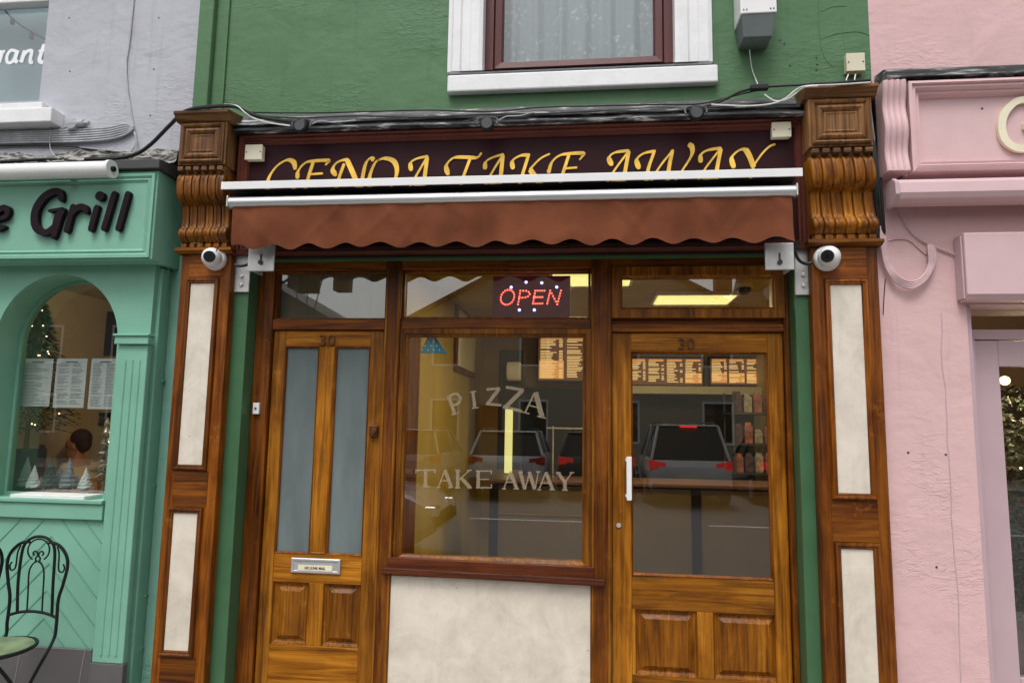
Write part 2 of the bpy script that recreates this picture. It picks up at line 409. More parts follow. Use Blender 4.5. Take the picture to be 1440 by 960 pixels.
def tag(o, label, cat, group=None):
    o['label'] = label; o['category'] = cat
    if group: o['group'] = group
    return o
def link(name, mb, mat, parent=None, bevel=0, smooth=False, local=False, solid=0, seg=2):
    if parent is not None:
        ps = pieces(mb)
        if ps: return [link(name, q, mat, parent, bevel, smooth, local, solid, seg) for q in ps][0]
    me = bpy.data.meshes.new(name)
    if parent is not None: org = Vector((0, 0, 0)) if local else ORG[parent]
    else:
        xs = [v[0] for v in mb.v]; ys = [v[1] for v in mb.v]; zs = [v[2] for v in mb.v]
        org = Vector(((min(xs) + max(xs)) / 2, (min(ys) + max(ys)) / 2, min(zs)))
        if local: org = Vector((0, 0, 0))
    me.from_pydata([tuple(Vector(v) - org) for v in mb.v], [], mb.f)
    bm = bmesh.new(); bm.from_mesh(me); bmesh.ops.recalc_face_normals(bm, faces=bm.faces); bm.to_mesh(me); bm.free()
    me.materials.append(MATS[mat])
    if smooth:
        for p in me.polygons: p.use_smooth = True
    o = bpy.data.objects.new(name, me); C.objects.link(o)
    if parent is not None: o.parent = parent
    else: o.location = org
    ORG[o] = org
    if solid:
        md = o.modifiers.new('solid', 'SOLIDIFY'); md.thickness = solid
    if bevel:
        md = o.modifiers.new('bevel', 'BEVEL'); md.width = bevel; md.segments = seg; md.limit_method = 'ANGLE'; md.angle_limit = math.radians(40)
    if smooth:
        try:
            md = o.modifiers.new('edges', 'EDGE_SPLIT'); md.split_angle = math.radians(40)
        except Exception: pass
    return o
def thing(name, label, cat, loc, group=None, rotz=0, local=False):
    o = bpy.data.objects.new(name, None); C.objects.link(o); o.location = loc; o.rotation_euler = (0, 0, rotz); o.empty_display_size = .1
    ORG[o] = Vector((0, 0, 0)) if local else Vector(loc)
    return tag(o, label, cat, group)
def struct(name, mb, mat, kind='structure', **k):
    o = link(name, mb, mat, None, **k); o['kind'] = kind; return o
def copy_thing(root, loc=None, rotz=None, label=None):
    c = root.copy(); C.objects.link(c)
    if loc is not None: c.location = loc
    if rotz is not None: c.rotation_euler = (0, 0, rotz)
    if label: c['label'] = label
    for ch in list(root.children):
        d = ch.copy(); C.objects.link(d); d.parent = c
        for g in list(ch.children):
            e = g.copy(); C.objects.link(e); e.parent = d
    return c

# ================================================================ GROUND
g = MB(); g.box(-60, 60, -60, 40, -.3, -.13); struct('road', g, 'asphalt')
g = MB(); g.box(-60, 60, -2.45, 12, -.126, 0); struct('pavement', g, 'paving')
g = MB(); g.box(-60, 60, -2.60, -2.454, -.126, -.004); struct('kerb', g, 'kerb_stone', bevel=.01)
g = MB(); g.box(-60, 60, -40, -15.2, -.126, .0); struct('far_pavement', g, 'paving')
g = MB()
for x in range(-30, 30, 4): g.box(x, x + 2, -8.05, -7.95, -.129, -.125)
struct('road_marking', g, 'white_paint')

# ================================================================ TAKEAWAY BUILDING
B = thing('takeaway_building', 'green painted building with varnished oak shopfront and maroon sign board', 'building', (-.45, .3, 0))
YW = .05                                  # upper wall plane
xL0, xR0 = W(277, 150, YW)[0], W(1226, 120, YW)[0]
zfl = W(700, 152, YW)[1]                  # foot of upper wall
TOP = 6.4
# window rectangle in the upper wall
wx0, wx1, wz0, wz1 = W(632, 50, YW)[0], W(1000, 50, YW)[0], W(820, 97, YW)[1], 5.0
wall = MB()
wall.box(xL0, wx0, YW, .35, zfl - .02, TOP); wall.box(wx1, xR0, YW, .35, zfl - .02, TOP)
wall.box(wx0, wx1, YW, .35, zfl - .02, wz0 - .02); wall.box(wx0, wx1, YW, .35, wz1, TOP)
wall_o = link('wall', wall, 'green_wall', B)
x1s = W(303, 75, YW)[0]; x2s = W(321, 60, YW)[0]
m = MB(); m.box(xL0, x1s, YW - .05, YW - .001, zfl - .02, TOP); link('corner_strip', m, 'green_wall', B, bevel=.008)
m = MB(); m.box(x1s, x2s, YW - .014, YW - .002, zfl - .02, TOP); link('corner_strip', m, 'green_wall', B, bevel=.004)
# fine cracks of the render on the right
m = MB()
for pts in ([(1151, 0), (1153, 55), (1160, 82), (1172, 95)], [(1153, 55), (1175, 48), (1205, 45), (1222, 50)], [(1150, 18), (1170, 10), (1190, 9)]):
    m.tube([(*[W(x, y, YW)[0]], YW + .0005, W(x, y, YW)[1]) for x, y in pts], .0028, 5)
link('crack', m, 'green_trim', B)
m = MB()
for x, y in ((1097, 57), (1103, 62), (1111, 93), (1148, 82), (1149, 91), (1148, 99)):
    X, Z = W(x, y, YW); m.cyl((X, YW - .001, Z), (X, YW + .01, Z), .005, n=8)
link('screw_hole', m, 'black_plastic', B)
# upper window
win = MB()
sr = (wx0, wx1, wz0, wz1); sw = W(680, 50, YW)[0] - wx0
sr = (wx0, wx1, wz0 - sw, wz1)
win.mould(sr, [(0, YW), (0, YW - .03), (.02, YW - .036), (.028, YW - .03), (sw * .35, YW - .03), (sw * .4, YW - .02), (sw * .6, YW - .02), (sw * .66, YW - .03), (sw - .02, YW - .034), (sw, YW - .026), (sw, YW + .12)])
win.v = [(x, y, max(z, wz0 - .004 * (z < wz0))) for x, y, z in win.v]
window = link('window', win, 'white_paint', B)
s0, s1, s2, s3 = rect(629, 1010, 98, 122, YW - .045)
m = MB(); m.box(s0, s1, YW - .045, YW + .1, s2, s3); link('sill', m, 'white_paint', window, bevel=.008)
f0 = wx0 + sw; f1 = wx1 - sw
m = MB(); fw = W(706, 40, YW + .1)[0] - W(681, 40, YW + .1)[0]
m.mould((f0, f1, wz0 + .003, wz1 - sw), [(0, YW + .12), (0, YW + .06), (fw * .45, YW + .06), (fw * .5, YW + .075), (fw * .55, YW + .065), (fw * .9, YW + .07), (fw, YW + .085), (fw, YW + .12)])
link('frame', m, 'upvc_brown', window)
m = MB(); m.box(f0 + fw * .95, f1 - fw * .95, YW + .09, YW + .096, wz0 + fw * .95, wz1 - sw - fw * .9); link('pane', m, 'glass_upper', window)
m = MB(); nx = 160; xs = [f0 + .02 + (f1 - f0 - .04) * i / nx for i in range(nx + 1)]
vs = []; 
for z in (wz0 + .03, wz1 - sw - .02):
    for i, x in enumerate(xs): vs.append((x, YW + .2 + .018 * math.sin(x * 46) + .012 * math.sin(x * 23 + 1) + .008 * math.sin(x * 91), z))
m.add(vs, [(i, i + 1, nx + 2 + i, nx + 1 + i) for i in range(nx)]); link('net_curtain', m, 'lace', window, smooth=True, solid=.002)
# lead flashing over the sign
zA = W(735, 153, YW)[1]; zB = W(735, 160, -.03)[1]; zC = W(735, 171, -.04)[1]
xfl0, xfl1 = W(322, 170, 0)[0], W(1138, 140, 0)[0]
m = MB(); N = 60; P = [(YW + .01, zA + .006), (YW - .02, zA), (-.0, zB + .01), (-.032, zB), (-.032, zB - .012), (-.018, zB - .018), (-.022, zC + .012), (-.042, zC + .01), (-.042, zC), (YW + .01, zC)]
vs = []
for i in range(N + 1):
    x = xfl0 + (xfl1 - xfl0) * i / N
    for y, z in P:
        vs.append((x, y + .003 * noise.noise((x * 6, z * 20, 1)), z + .004 * noise.noise((x * 2.3, 0, 5))))
n = len(P)
m.add(vs, [(i * n + j, i * n + (j + 1) % n, (i + 1) * n + (j + 1) % n, (i + 1) * n + j) for i in range(N) for j in range(n)] + [tuple(range(n)), tuple(N * n + j for j in range(n))])
link('lead_flashing', m, 'lead', B)

# pilasters
zled = W(1180, 337, -.03)[1]               # top of ledge
zlb = zled - .028
def pilaster(xa, xb, ptop, plow, btop, bside):
    """xa, xb shaft sides; ptop, plow panel rectangles; btop block rectangle"""
    m = MB(); m.box(xa, xb, 0, YW + .01, 0, zlb)
    sh = link('pilaster', m, 'oak_dark_v', B, bevel=.004)
    for r in (ptop, plow):
        d = .03
        q = (r[0] - d, r[1] + d, r[2] - d, r[3] + d)
        k = MB(); k.mould(q, [(0, 0), (0, -.006), (.004, -.016), (.012, -.019), (.018, -.012), (.024, -.013), (.03, -.003), (.03, .0)])
        link('panel_moulding', k, 'oak_dark_v', sh, smooth=True)
        k = MB(); k.box(r[0], r[1], -.0035, .01, r[2], r[3]); link('marble_panel', k, 'marble', sh)
    # plain horizontal rails between the panels (grain lies across)
    k = MB(); sx = (xb - xa) * .17
    k.box(xa + sx, xb - sx, -.0025, .01, plow[3] + .034, ptop[2] - .034); k.box(xa + sx, xb - sx, -.0025, .01, ptop[3] + .034, zlb - .002)
    k.box(xa + sx, xb - sx, -.0025, .01, .1, plow[2] - .034)
    link('rail', k, 'oak_dark_h', sh)
    k = MB(); k.box(xa - .02, xb + .02, -.045, YW + .01, 0, .09); link('plinth_block', k, 'oak_dark_h', sh, bevel=.006)
    k = MB(); k.runx([(YW, zlb), (-.02, zlb), (-.035, zlb + .008), (-.045, zlb + .012), (-.045, zled), (YW, zled)], xa - .022, xb + .018); link('ledge', k, 'oak_h', sh, bevel=.002)
    # scroll bracket: ribbed, S shaped
    bx0, bx1, bz0, bz1 = btop
    zc1 = bz0 - .045; zc0 = zled + .03
    H = zc1 - zc0
    prof = [(-.070, 0), (-.088, .05), (-.096, .14), (-.098, .24), (-.092, .33), (-.076, .39), (-.050, .425), (-.034, .45), (-.032, .5), (-.030, .6), (-.031, .7), (-.038, .77), (-.054, .82), (-.062, .87), (-.058, .92), (-.042, .965), (-.030, 1)]
    prof = spline([Vector((y, zc1 - H * t)) for y, t in prof], 4)
    ribs = 6; per = 11; m = MB(); U = ribs * per; vs = []
    c0 = xa + .004; c1 = xb - .004
    for p in prof:
        for i in range(U + 1):
            u = i / per % 1; t = abs(u - .5) * 2
            g_ = -.014 * (max(0, 1 - t ** 6) ** .5) + (.004 if t < .12 else 0)
            tt = (zc1 - p.y) / (zc1 - zc0); a = bx0 + (c0 - bx0) * tt; b = bx1 + (c1 - bx1) * tt
            vs.append((a + (b - a) * i / U, p.x + .012 + g_, p.y))
    n = U + 1; M_ = len(prof)
    m.add(vs, [(j * n + i, j * n + i + 1, (j + 1) * n + i + 1, (j + 1) * n + i) for j in range(M_ - 1) for i in range(U)])
    # sides of the bracket back to the wall
    for e in (0, U):
        ring = [vs[j * n + e] for j in range(M_)]
        m.add([*ring, (ring[-1][0], YW + .02, ring[-1][2]), (ring[0][0], YW + .02, ring[0][2])], [tuple(range(M_ + 2))])
    cb = link('scroll_bracket', m, 'oak_v', sh, smooth=True)
    k = MB(); k.box(c0 + .004, c1 - .004, -.018, YW, zled, zc0 - .001)
    for i in range(ribs): k.box(c0 + (c1 - c0) * (i + .18) / ribs, c0 + (c1 - c0) * (i + .82) / ribs, -.034, -.0182, zled + .003, zc0 - .004)
    link('lower_dentils', k, 'oak_v', sh, bevel=.002)
    k = MB(); k.box(bx0 + .008, bx1 - .008, -.07, YW, zc1 + .0005, bz0 - .001)
    for i in range(ribs): k.box(bx0 + (bx1 - bx0) * (i + .16) / ribs, bx0 + (bx1 - bx0) * (i + .84) / ribs, -.1, -.0702, zc1 + .012, bz0 - .01)
    link('upper_dentils', k, 'oak_weathered_h', sh, bevel=.002)
    # square panelled block with cornice
    m = MB(); m.box(bx0, bx1, -.09, YW + .02, bz0, bz1)
    q = (bx0 + .012, bx1 - .012, bz0 + .012, bz1 - .012)
    bl = link('head_block', m, 'oak_weathered', sh, bevel=.004)
    k = MB(); k.mould(q, [(0, -.0895), (0, -.1), (.008, -.108), (.016, -.104), (.022, -.094), (.03, -.102), (.04, -.106), (.05, -.1), (.058, -.092), (.066, -.096), (.074, -.0935)], fill=True)
    link('block_moulding', k, 'oak_weathered', sh)
    k = MB(); k.runx([(YW, bz1 + .001), (-.092, bz1 + .001), (-.10, bz1 + .012), (-.118, bz1 + .03), (-.13, bz1 + .036), (-.13, bz1 + .052), (YW, bz1 + .085)], bx0 - .022, bx1 + .022)
    link('cornice', k, 'oak_weathered_h', sh, bevel=.002)
    return sh
pilaster(W(253, 400, 0)[0], W(323, 400, 0)[0], (lambda a: a)(rect(260, 293, 399, 653, 0)), rect(238, 271.5, 721, 914, 0), rect(252, 318, 172, 232, -.09), 1)
pilaster(W(1141, 400, 0)[0], W(1236, 400, 0)[0], rect(1173, 1217, 401, 693, 0), rect(1187, 1232, 772, 995, 0), rect(1137, 1227, 138, 206, -.09), -1)
PLx1 = W(323, 400, 0)[0]; PRx0 = W(1141, 400, 0)[0]

# sign board
YB = .045
fb0, fb1 = PLx1 - .004, PRx0 + .004
zt = zC - .001; zb_ = zled - .03
m = MB(); m.box(fb0, fb1, YB, .25, zb_, zt)
fas = link('sign_board', m, 'maroon', B)
m = MB(); m.mould((fb0, fb1, zb_, zt), [(0, YB), (0, YB - .04), (.012, YB - .045), (.018, YB - .03), (.03, YB - .034), (.036, YB - .02), (.046, YB - .022), (.052, YB - .001)]); link('sign_moulding', m, 'maroon_trim', fas)
# gold chancery lettering: broad nib strokes
def nib(wmax, wmin, ang=math.radians(38)):
    nv = Vector((math.cos(ang), math.sin(ang)))
    return lambda d, t: max(wmin, wmax * abs(d.x * nv.y - d.y * nv.x)) * (1 if 0.04 < t < .96 else .7)
m = MB(); cnt = [0]
def stroke(pts, ox, oy, sc, wmax, wmin, ball=False, Y=YB):
    q = [W(ox + x / sc, oy + y / sc, Y) for x, y in pts]
    cnt[0] += 1; e = (cnt[0] % 6) * .0004
    m.ribbon(q, nib(wmax, wmin), Y - .005 - e, .005 + e - .0002, sub=8)
    if ball: m.cyl((q[0][0], Y - .0052 - e, q[0][1]), (q[0][0], Y - .0003, q[0][1]), wmin * 1.15, n=14)
L = [([(200, 140), (192, 102), (155, 93), (105, 125), (68, 180), (60, 235), (85, 285), (140, 285), (185, 255), (195, 222)], 0), ([(160, 222), (225, 222)], 0),
     ([(212, 178), (215, 150), (240, 115), (275, 99), (365, 95), (352, 118)], 1), ([(292, 100), (264, 190), (240, 285)], 0), ([(272, 165), (340, 160)], 0), ([(240, 284), (330, 278), (348, 255)], 0),
     ([(402, 165), (390, 140), (405, 110), (435, 94), (470, 88)], 1), ([(462, 90), (505, 190), (530, 285)], 0), ([(448, 110), (420, 190), (395, 285)], 0), ([(525, 285), (545, 160), (560, 105), (580, 84), (600, 92)], 0),
     ([(625, 88), (600, 115), (575, 190), (590, 270), (640, 280), (695, 210), (715, 150), (700, 100), (655, 84), (615, 95)], 0),
     ([(785, 138), (785, 105), (815, 85), (872, 72)], 1), ([(868, 74), (855, 180), (845, 285)], 0), ([(868, 76), (810, 175), (750, 285)], 0), ([(800, 222), (850, 222)], 0),
     ([(972, 160), (965, 120), (1000, 82), (1060, 78), (1120, 80), (1142, 55)], 1), ([(1085, 85), (1050, 180), (1020, 285)], 0),
     ([(1160, 130), (1165, 100), (1200, 78), (1255, 62)], 1), ([(1250, 64), (1240, 170), (1225, 285)], 0), ([(1250, 66), (1190, 165), (1130, 285)], 0), ([(1180, 215), (1232, 215)], 0),
     ([(1300, 130), (1300, 95), (1340, 70), (1388, 68)], 1), ([(1380, 70), (1345, 180), (1315, 285)], 0), ([(1488, 60), (1440, 85), (1385, 140)], 0), ([(1388, 140), (1425, 192), (1490, 280)], 0)]
Rr = [([(115, 185), (130, 140), (160, 110), (200, 98), (285, 95), (270, 128)], 1), ([(217, 100), (185, 200), (160, 300)], 0), ([(192, 172), (258, 166)], 0), ([(160, 298), (240, 292), (262, 265)], 0),
      ([(430, 148), (420, 115), (450, 90), (522, 80)], 1), ([(520, 82), (500, 190), (490, 300)], 0), ([(517, 85), (440, 190), (380, 300)], 0), ([(430, 230), (492, 230)], 0),
      ([(568, 165), (560, 125), (595, 95), (655, 82)], 1), ([(648, 85), (615, 185), (605, 290)], 0), ([(605, 290), (670, 170), (745, 75)], 0), ([(740, 78), (720, 185), (715, 290)], 0), ([(715, 290), (790, 180), (836, 105), (838, 62), (820, 48)], 0),
      ([(882, 132), (885, 100), (920, 78), (988, 68)], 1), ([(985, 70), (965, 175), (955, 285)], 0), ([(982, 72), (900, 180), (840, 290)], 0), ([(890, 222), (960, 222)], 0),
      ([(1048, 160), (1040, 115), (1075, 80), (1112, 72)], 1), ([(1108, 72), (1130, 110), (1150, 165)], 0), ([(1145, 165), (1190, 100), (1230, 60), (1260, 48)], 0), ([(1150, 160), (1120, 285)], 0)]
for pts, b in L: stroke(pts, 360, 200, 3.6, .029, .0100, b)
for pts, b in Rr: stroke(pts, 740, 190, 3.6, .029, .0100, b)
link('lettering', m, 'gold', fas)
# painted head lining under the sign board, behind the blind
m = MB(); m.box(PLx1, PRx0, .1, .3, W(730, 366, .16)[1], zb_ - .001); link('head_lining', m, 'green_trim', B)
# green reveals beside the pilasters
YF = .16
rx0 = W(326, 520, .06)[0]; rx1 = W(343, 520, .06)[0]; zt2 = W(730, 366, .16)[1]
m = MB(); m.box(PLx1 - .01, rx1, .06, YF + .1, 0, zb_ - .002); link('reveal', m, 'green_trim', B, bevel=.004)
ry1 = W(1121, 520, .06)[0]
m = MB(); m.box(ry1, PRx0 + .01, .06, YF + .1, 0, zb_ - .002); link('reveal', m, 'green_trim', B, bevel=.004)

# ---------------- oak shopfront frame
FX0, FX1 = rx1 + .001, ry1 - .001
def px(x, y, Y): return W(x, y, Y)[0]
fr = MB()
zh = zt2                                             # head
xj1 = px(379, 520, YF)                               # left jamb right side
post1 = (px(541, 466, YF), px(563, 466, YF))         # post between left door and window
post2 = (px(831, 466, YF), px(860, 466, YF))
xj2 = px(1107, 600, YF)
fr.box(FX0, xj1, YF, YF + .1, 0, zh); fr.box(post1[0], post1[1], YF - .012, YF + .1, 0, zh); fr.box(post2[0], post2[1], YF - .012, YF + .1, 0, zh); fr.box(xj2, FX1, YF, YF + .1, 0, zh)
frame = link('shopfront_frame', fr, 'oak_dark_v', B, bevel=.004)
zr1 = W(700, 462, YF)[1]; zr0 = W(700, 448, YF)[1]
tl = (W(460, 463, YF)[1], W(460, 449, YF)[1])
hd = MB(); 
hd.box(xj1, post1[0], YF + .004, YF + .09, tl[0], tl[1]); hd.box(post1[1], post2[0], YF + .004, YF + .09, zr1, zr0)
tr_b = W(985, 466, YF)[1]; tr_t = W(985, 456, YF)[1]
hd.box(post2[1], xj2, YF + .004, YF + .09, tr_b, tr_t)
hd.box(FX0, FX1, YF - .005, YF + .1, zh - .045, zh + .06)
hd.box(post2[1], FX1, YF + .03, YF + .09, tr_t - .002, W(985, 446, YF)[1])  # dark filler added to stop light leaking through above the door head
link('transom_rail', hd, 'oak_dark_h', frame, bevel=.004)
# beads on posts
m = MB()
for (a, b) in (post1, post2):
    for t in (.12, .88):
        X = a + (b - a) * t; m.cyl((X, YF - .014, 0), (X, YF - .014, zh - .05), .006, n=8)
link('bead', m, 'oak_light_v', frame, smooth=True)

# left transom light
def light_(name, r, Y, stile, mv='oak_dark_v', gm='glass', top=None, glabel=None):
    m = MB(); m.mould(r, [(0, Y + .04), (0, Y), (stile * .75, Y), (stile * .85, Y + .006), (stile, Y + .014), (stile, Y + .04)])
    o = link(name, m, mv, B)
    k = MB(); k.box(r[0] + stile * .9, r[1] - stile * .9, Y + .024, Y + .029, r[2] + stile * .9, r[3] - stile * .9)
    link('pane', k, gm, o); return o
ztop = zh - .046
r = (xj1 + .001, post1[0] - .001, tl[1] + .001, ztop); light_('transom_window', r, YF + .02, .012)
r = (post1[1] + .001, post2[0] - .001, zr0 + .001, ztop); tw = light_('transom_window', r, YF + .02, .014)
r4 = (post2[1] + .001, xj2 + .004, W(985, 447, YF)[1], ztop + .002)
m = MB(); st = px(1110, 410, YF) - px(1094, 410, YF)
m.mould(r4, [(0, YF + .06), (0, YF - .012), (st * .8, YF - .012), (st * .86, YF - .002), (st, YF + .004), (st, YF + .06)])
o = link('transom_window', m, 'oak_v', B)
k = MB(); k.box(r4[0] + st * .9, r4[1] - st * .9, YF + .026, YF + .031, r4[2] + st * .9, r4[3] - st * .9); link('pane', k, 'glass', o)

# display window
zs = W(700, 797, YF)[1]
dw = (post1[1] + .001, post2[0] - .001, zs, zr1 - .001)
m = MB(); S = px(574, 466, YF) - px(565, 466, YF) + .006
m.mould(dw, [(0, YF + .06), (0, YF), (S * .6, YF), (S * .7, YF + .01), (S, YF + .018), (S, YF + .06)])
disp = link('display_window', m, 'oak_v', B)
YG = YF + .03
m = MB(); m.box(dw[0] + S * .9, dw[1] - S * .9, YG, YG + .006, dw[2] + S * .9, dw[3] - S * .9); link('pane', m, 'glass', disp)
m = MB(); a = px(536, 803, YF - .04); b = px(851, 818, YF - .04)
def slantbox(mb, x0, z0a, z1a, x1, z0b, z1b, y0, y1):
    mb.add([(x0, y0, z0a), (x0, y1, z0a), (x0, y0, z1a), (x0, y1, z1a), (x1, y0, z0b), (x1, y1, z0b), (x1, y0, z1b), (x1, y1, z1b)],
           [(0, 1, 3, 2), (4, 6, 7, 5), (0, 4, 5, 1), (2, 3, 7, 6), (0, 2, 6, 4), (1, 5, 7, 3)])
slantbox(m, a, W(537, 806, YF - .04)[1], W(537, 797, YF - .04)[1], b, W(850, 824, YF - .04)[1], W(850, 814, YF - .04)[1], YF - .05, YF + .02)
link('sill', m, 'sill_red', disp, bevel=.005)
m = MB(); slantbox(m, post1[1] - .02, W(565, 799, YF - .02)[1], W(565, 784, YF - .02)[1], post2[0] + .02, W(830, 813, YF - .02)[1], W(830, 797, YF - .02)[1], YF - .02, YF + .03)
link('bottom_rail', m, 'sill_red', disp, bevel=.004)
# stall riser, cream slab
m = MB(); ra, rb = px(545, 880, YF), px(840, 880, YF); zrt = W(700, 820, YF)[1] + .02
m.box(ra, rb, YF - .006, YF + .1, .02, zrt); link('stall_riser', m, 'marble', B, bevel=.002)
m = MB(); m.box(post1[0] - .001, ra - .001, YF + .0, YF + .1, 0, zrt - .01); m.box(rb + .001, post2[1] - .004, YF + .0, YF + .1, 0, zrt - .02)
link('riser_post', m, 'oak_dark_v', B)
# etched lettering on the window
m = MB(); ec = [0]
def es(pts, ox, oy, sc, wd, smooth=False):
    ec[0] += 1; q = [W(ox + x / sc, oy + y / sc, YG) for x, y in pts]
    m.ribbon(q, wd, YG - .0012 - .00012 * (ec[0] % 7), .0008, smooth=smooth, sub=5)
TH, TN = .018, .007
# PIZZA on an arch
def flush():
    global m
    if m.v: link('letter', m, 'etched', disp)
    m = MB()
es([(388, 560), (430, 682)], 550, 440, 4.8, TH); es([(372, 568), (420, 548)], 550, 440, 4.8, TN); es([(408, 690), (455, 672)], 550, 440, 4.8, TN)
es([(400, 556), (440, 545), (468, 575), (450, 612), (412, 622)], 550, 440, 4.8, TH * .8, True)
flush()
es([(552, 530), (566, 640)], 550, 440, 4.8, TH); es([(530, 533), (576, 527)], 550, 440, 4.8, TN); es([(544, 643), (590, 637)], 550, 440, 4.8, TN)
flush()
es([(645, 515), (735, 508)], 550, 440, 4.8, TH * .8); es([(730, 510), (652, 612)], 550, 440, 4.8, TH); es([(640, 612), (745, 622)], 550, 440, 4.8, TH * .8)
flush()
es([(775, 500), (895, 520)], 550, 440, 4.8, TH * .9); es([(886, 522), (772, 635)], 550, 440, 4.8, TH * 1.2); es([(755, 632), (882, 662)], 550, 440, 4.8, TH * .9)
flush()
es([(968, 538), (905, 670)], 550, 440, 4.8, TN * 1.3); es([(975, 535), (1018, 700)], 550, 440, 4.8, TH * 1.5); es([(930, 622), (1000, 640)], 550, 440, 4.8, TN); es([(880, 665), (935, 680)], 550, 440, 4.8, TN); es([(985, 695), (1045, 710)], 550, 440, 4.8, TN)
flush()
# TAKE AWAY, straight
def serif_letters(items):
    for k, pts, wd in items: es(pts, 550, 620, 4.8, wd)
def lt(a, b, z, y0, h, ch):
    """letter box from x=a to b, top y0, height h (crop units)"""
    y1 = y0 + h; c = (a + b) / 2
    if ch == 'T': return [([(a, y0 + 5), (b, y0 + 5)], TN * 1.3), ([(a + 3, y0), (a + 3, y0 + 28)], TN), ([(b - 3, y0), (b - 3, y0 + 28)], TN), ([(c, y0), (c, y1)], TH), ([(c - 20, y1), (c + 20, y1)], TN)]
    if ch == 'A': return [([(c, y0), (a + 12, y1)], TN), ([(c, y0), (b - 14, y1)], TH), ([(a + 25, y0 + h * .62), (b - 25, y0 + h * .62)], TN), ([(a, y1), (a + 28, y1)], TN), ([(b - 36, y1), (b, y1)], TN)]
    if ch == 'K': return [([(a + 18, y0), (a + 18, y1)], TH), ([(b - 14, y0), (a + 24, y0 + h * .55)], TN), ([(a + 38, y0 + h * .42), (b - 10, y1)], TH), ([(a, y0), (a + 36, y0)], TN), ([(a, y1), (a + 36, y1)], TN), ([(b - 32, y0), (b, y0)], TN), ([(b - 30, y1), (b, y1)], TN)]
    if ch == 'E': return [([(a + 16, y0), (a + 16, y1)], TH), ([(a, y0 + 3), (b, y0 + 3)], TN), ([(a + 16, y0 + h / 2), (b - 18, y0 + h / 2)], TN), ([(a, y1 - 3), (b, y1 - 3)], TN), ([(b - 3, y0), (b - 3, y0 + 24)], TN), ([(b - 3, y1), (b - 3, y1 - 26)], TN)]
    if ch == 'W': return [([(a + 14, y0), (a + 44, y1)], TH), ([(c, y0 + 10), (a + 48, y1)], TN), ([(c, y0), (b - 40, y1)], TH), ([(b - 14, y0), (b - 36, y1)], TN), ([(a, y0), (a + 32, y0)], TN), ([(b - 30, y0), (b, y0)], TN)]
    if ch == 'Y': return [([(a + 14, y0), (c, y0 + h * .55)], TH), ([(b - 14, y0), (c, y0 + h * .55)], TN), ([(c, y0 + h * .5), (c, y1)], TH), ([(a, y0), (a + 32, y0)], TN), ([(b - 30, y0), (b, y0)], TN), ([(c - 20, y1), (c + 20, y1)], TN)]
for a, b, y0, ch in ((165, 300, 190, 'T'), (308, 420, 193, 'A'), (432, 545, 196, 'K'), (572, 680, 198, 'E'), (748, 862, 203, 'A'), (858, 1008, 206, 'W'), (985, 1105, 209, 'A'), (1112, 1235, 212, 'Y')):
    for pts, wd in lt(a, b, 0, y0, 118, ch): es(pts, 550, 620, 4.8, wd)
    flush()

# ---------------- doors
YD = .185
def door(x0, x1, z1, glasses, pans, midz, tilt=0, lm='oak_light_v', lh='oak_light_h', gl='glass'):
    """leaf made of stiles, rails and raised panels as one leaf mesh; panes are their own parts"""
    xs = sorted(set([x0, x1]))
    m = MB(); T = .045
    gx0 = min(q[0] for q in glasses); gx1 = max(q[1] for q in glasses); gz0 = min(q[2] for q in glasses); gz1 = max(q[3] for q in glasses)
    m.box(x0, gx0, YD, YD + T, .03, z1); m.box(gx1, x1, YD, YD + T, .03, z1)
    leaf = link('door', m, lm, B, bevel=.003)
    h = MB(); h.box(gx0, gx1, YD + .001, YD + T, gz1, z1 - .0); h.box(gx0, gx1, YD + .001, YD + T, midz, gz0)
    pz0 = min(q[2] for q in pans)
    h.box(gx0, gx1, YD + .001, YD + T, .03, pz0)
    link('rail', h, lh, leaf, bevel=.003)
    v = MB()
    if len(glasses) == 2:
        v.box(glasses[0][1], glasses[1][0], YD + .0, YD + T, gz0, gz1)
        v.mould((glasses[0][1], glasses[1][0], gz0, gz1), [(0, YD), (.006, YD - .007), (.012, YD - .004)], fill=True)
    v.box(pans[0][1], pans[1][0], YD + .001, YD + T, pz0, midz)
    # stiles beside the panels when the panels are narrower than the glass
    if pans[0][0] > gx0 + .003: v.box(gx0, pans[0][0], YD + .001, YD + T, pz0, midz)
    if pans[1][1] < gx1 - .003: v.box(pans[1][1], gx1, YD + .001, YD + T, pz0, midz)
    link('muntin', v, lm, leaf, bevel=.003)
    for q in glasses:
        k = MB(); k.mould(q, [(-.001, YD + .001), (.002, YD - .003), (.008, YD + .004), (.008, YD + .03)]); link('glazing_bead', k, 'oak_dark_v', leaf)
        k = MB(); k.box(q[0] + .004, q[1] - .004, YD + .016, YD + .022, q[2] + .004, q[3] - .004); link('pane', k, gl, leaf)
    for q in pans:
        k = MB(); k.mould(q, [(0, YD + .002), (.004, YD + .012), (.012, YD + .016), (.016, YD + .02), (.024, YD + .02), (.044, YD + .006), (.046, YD + .004)], fill=True); link('panel', k, 'oak_v', leaf)
    return leaf
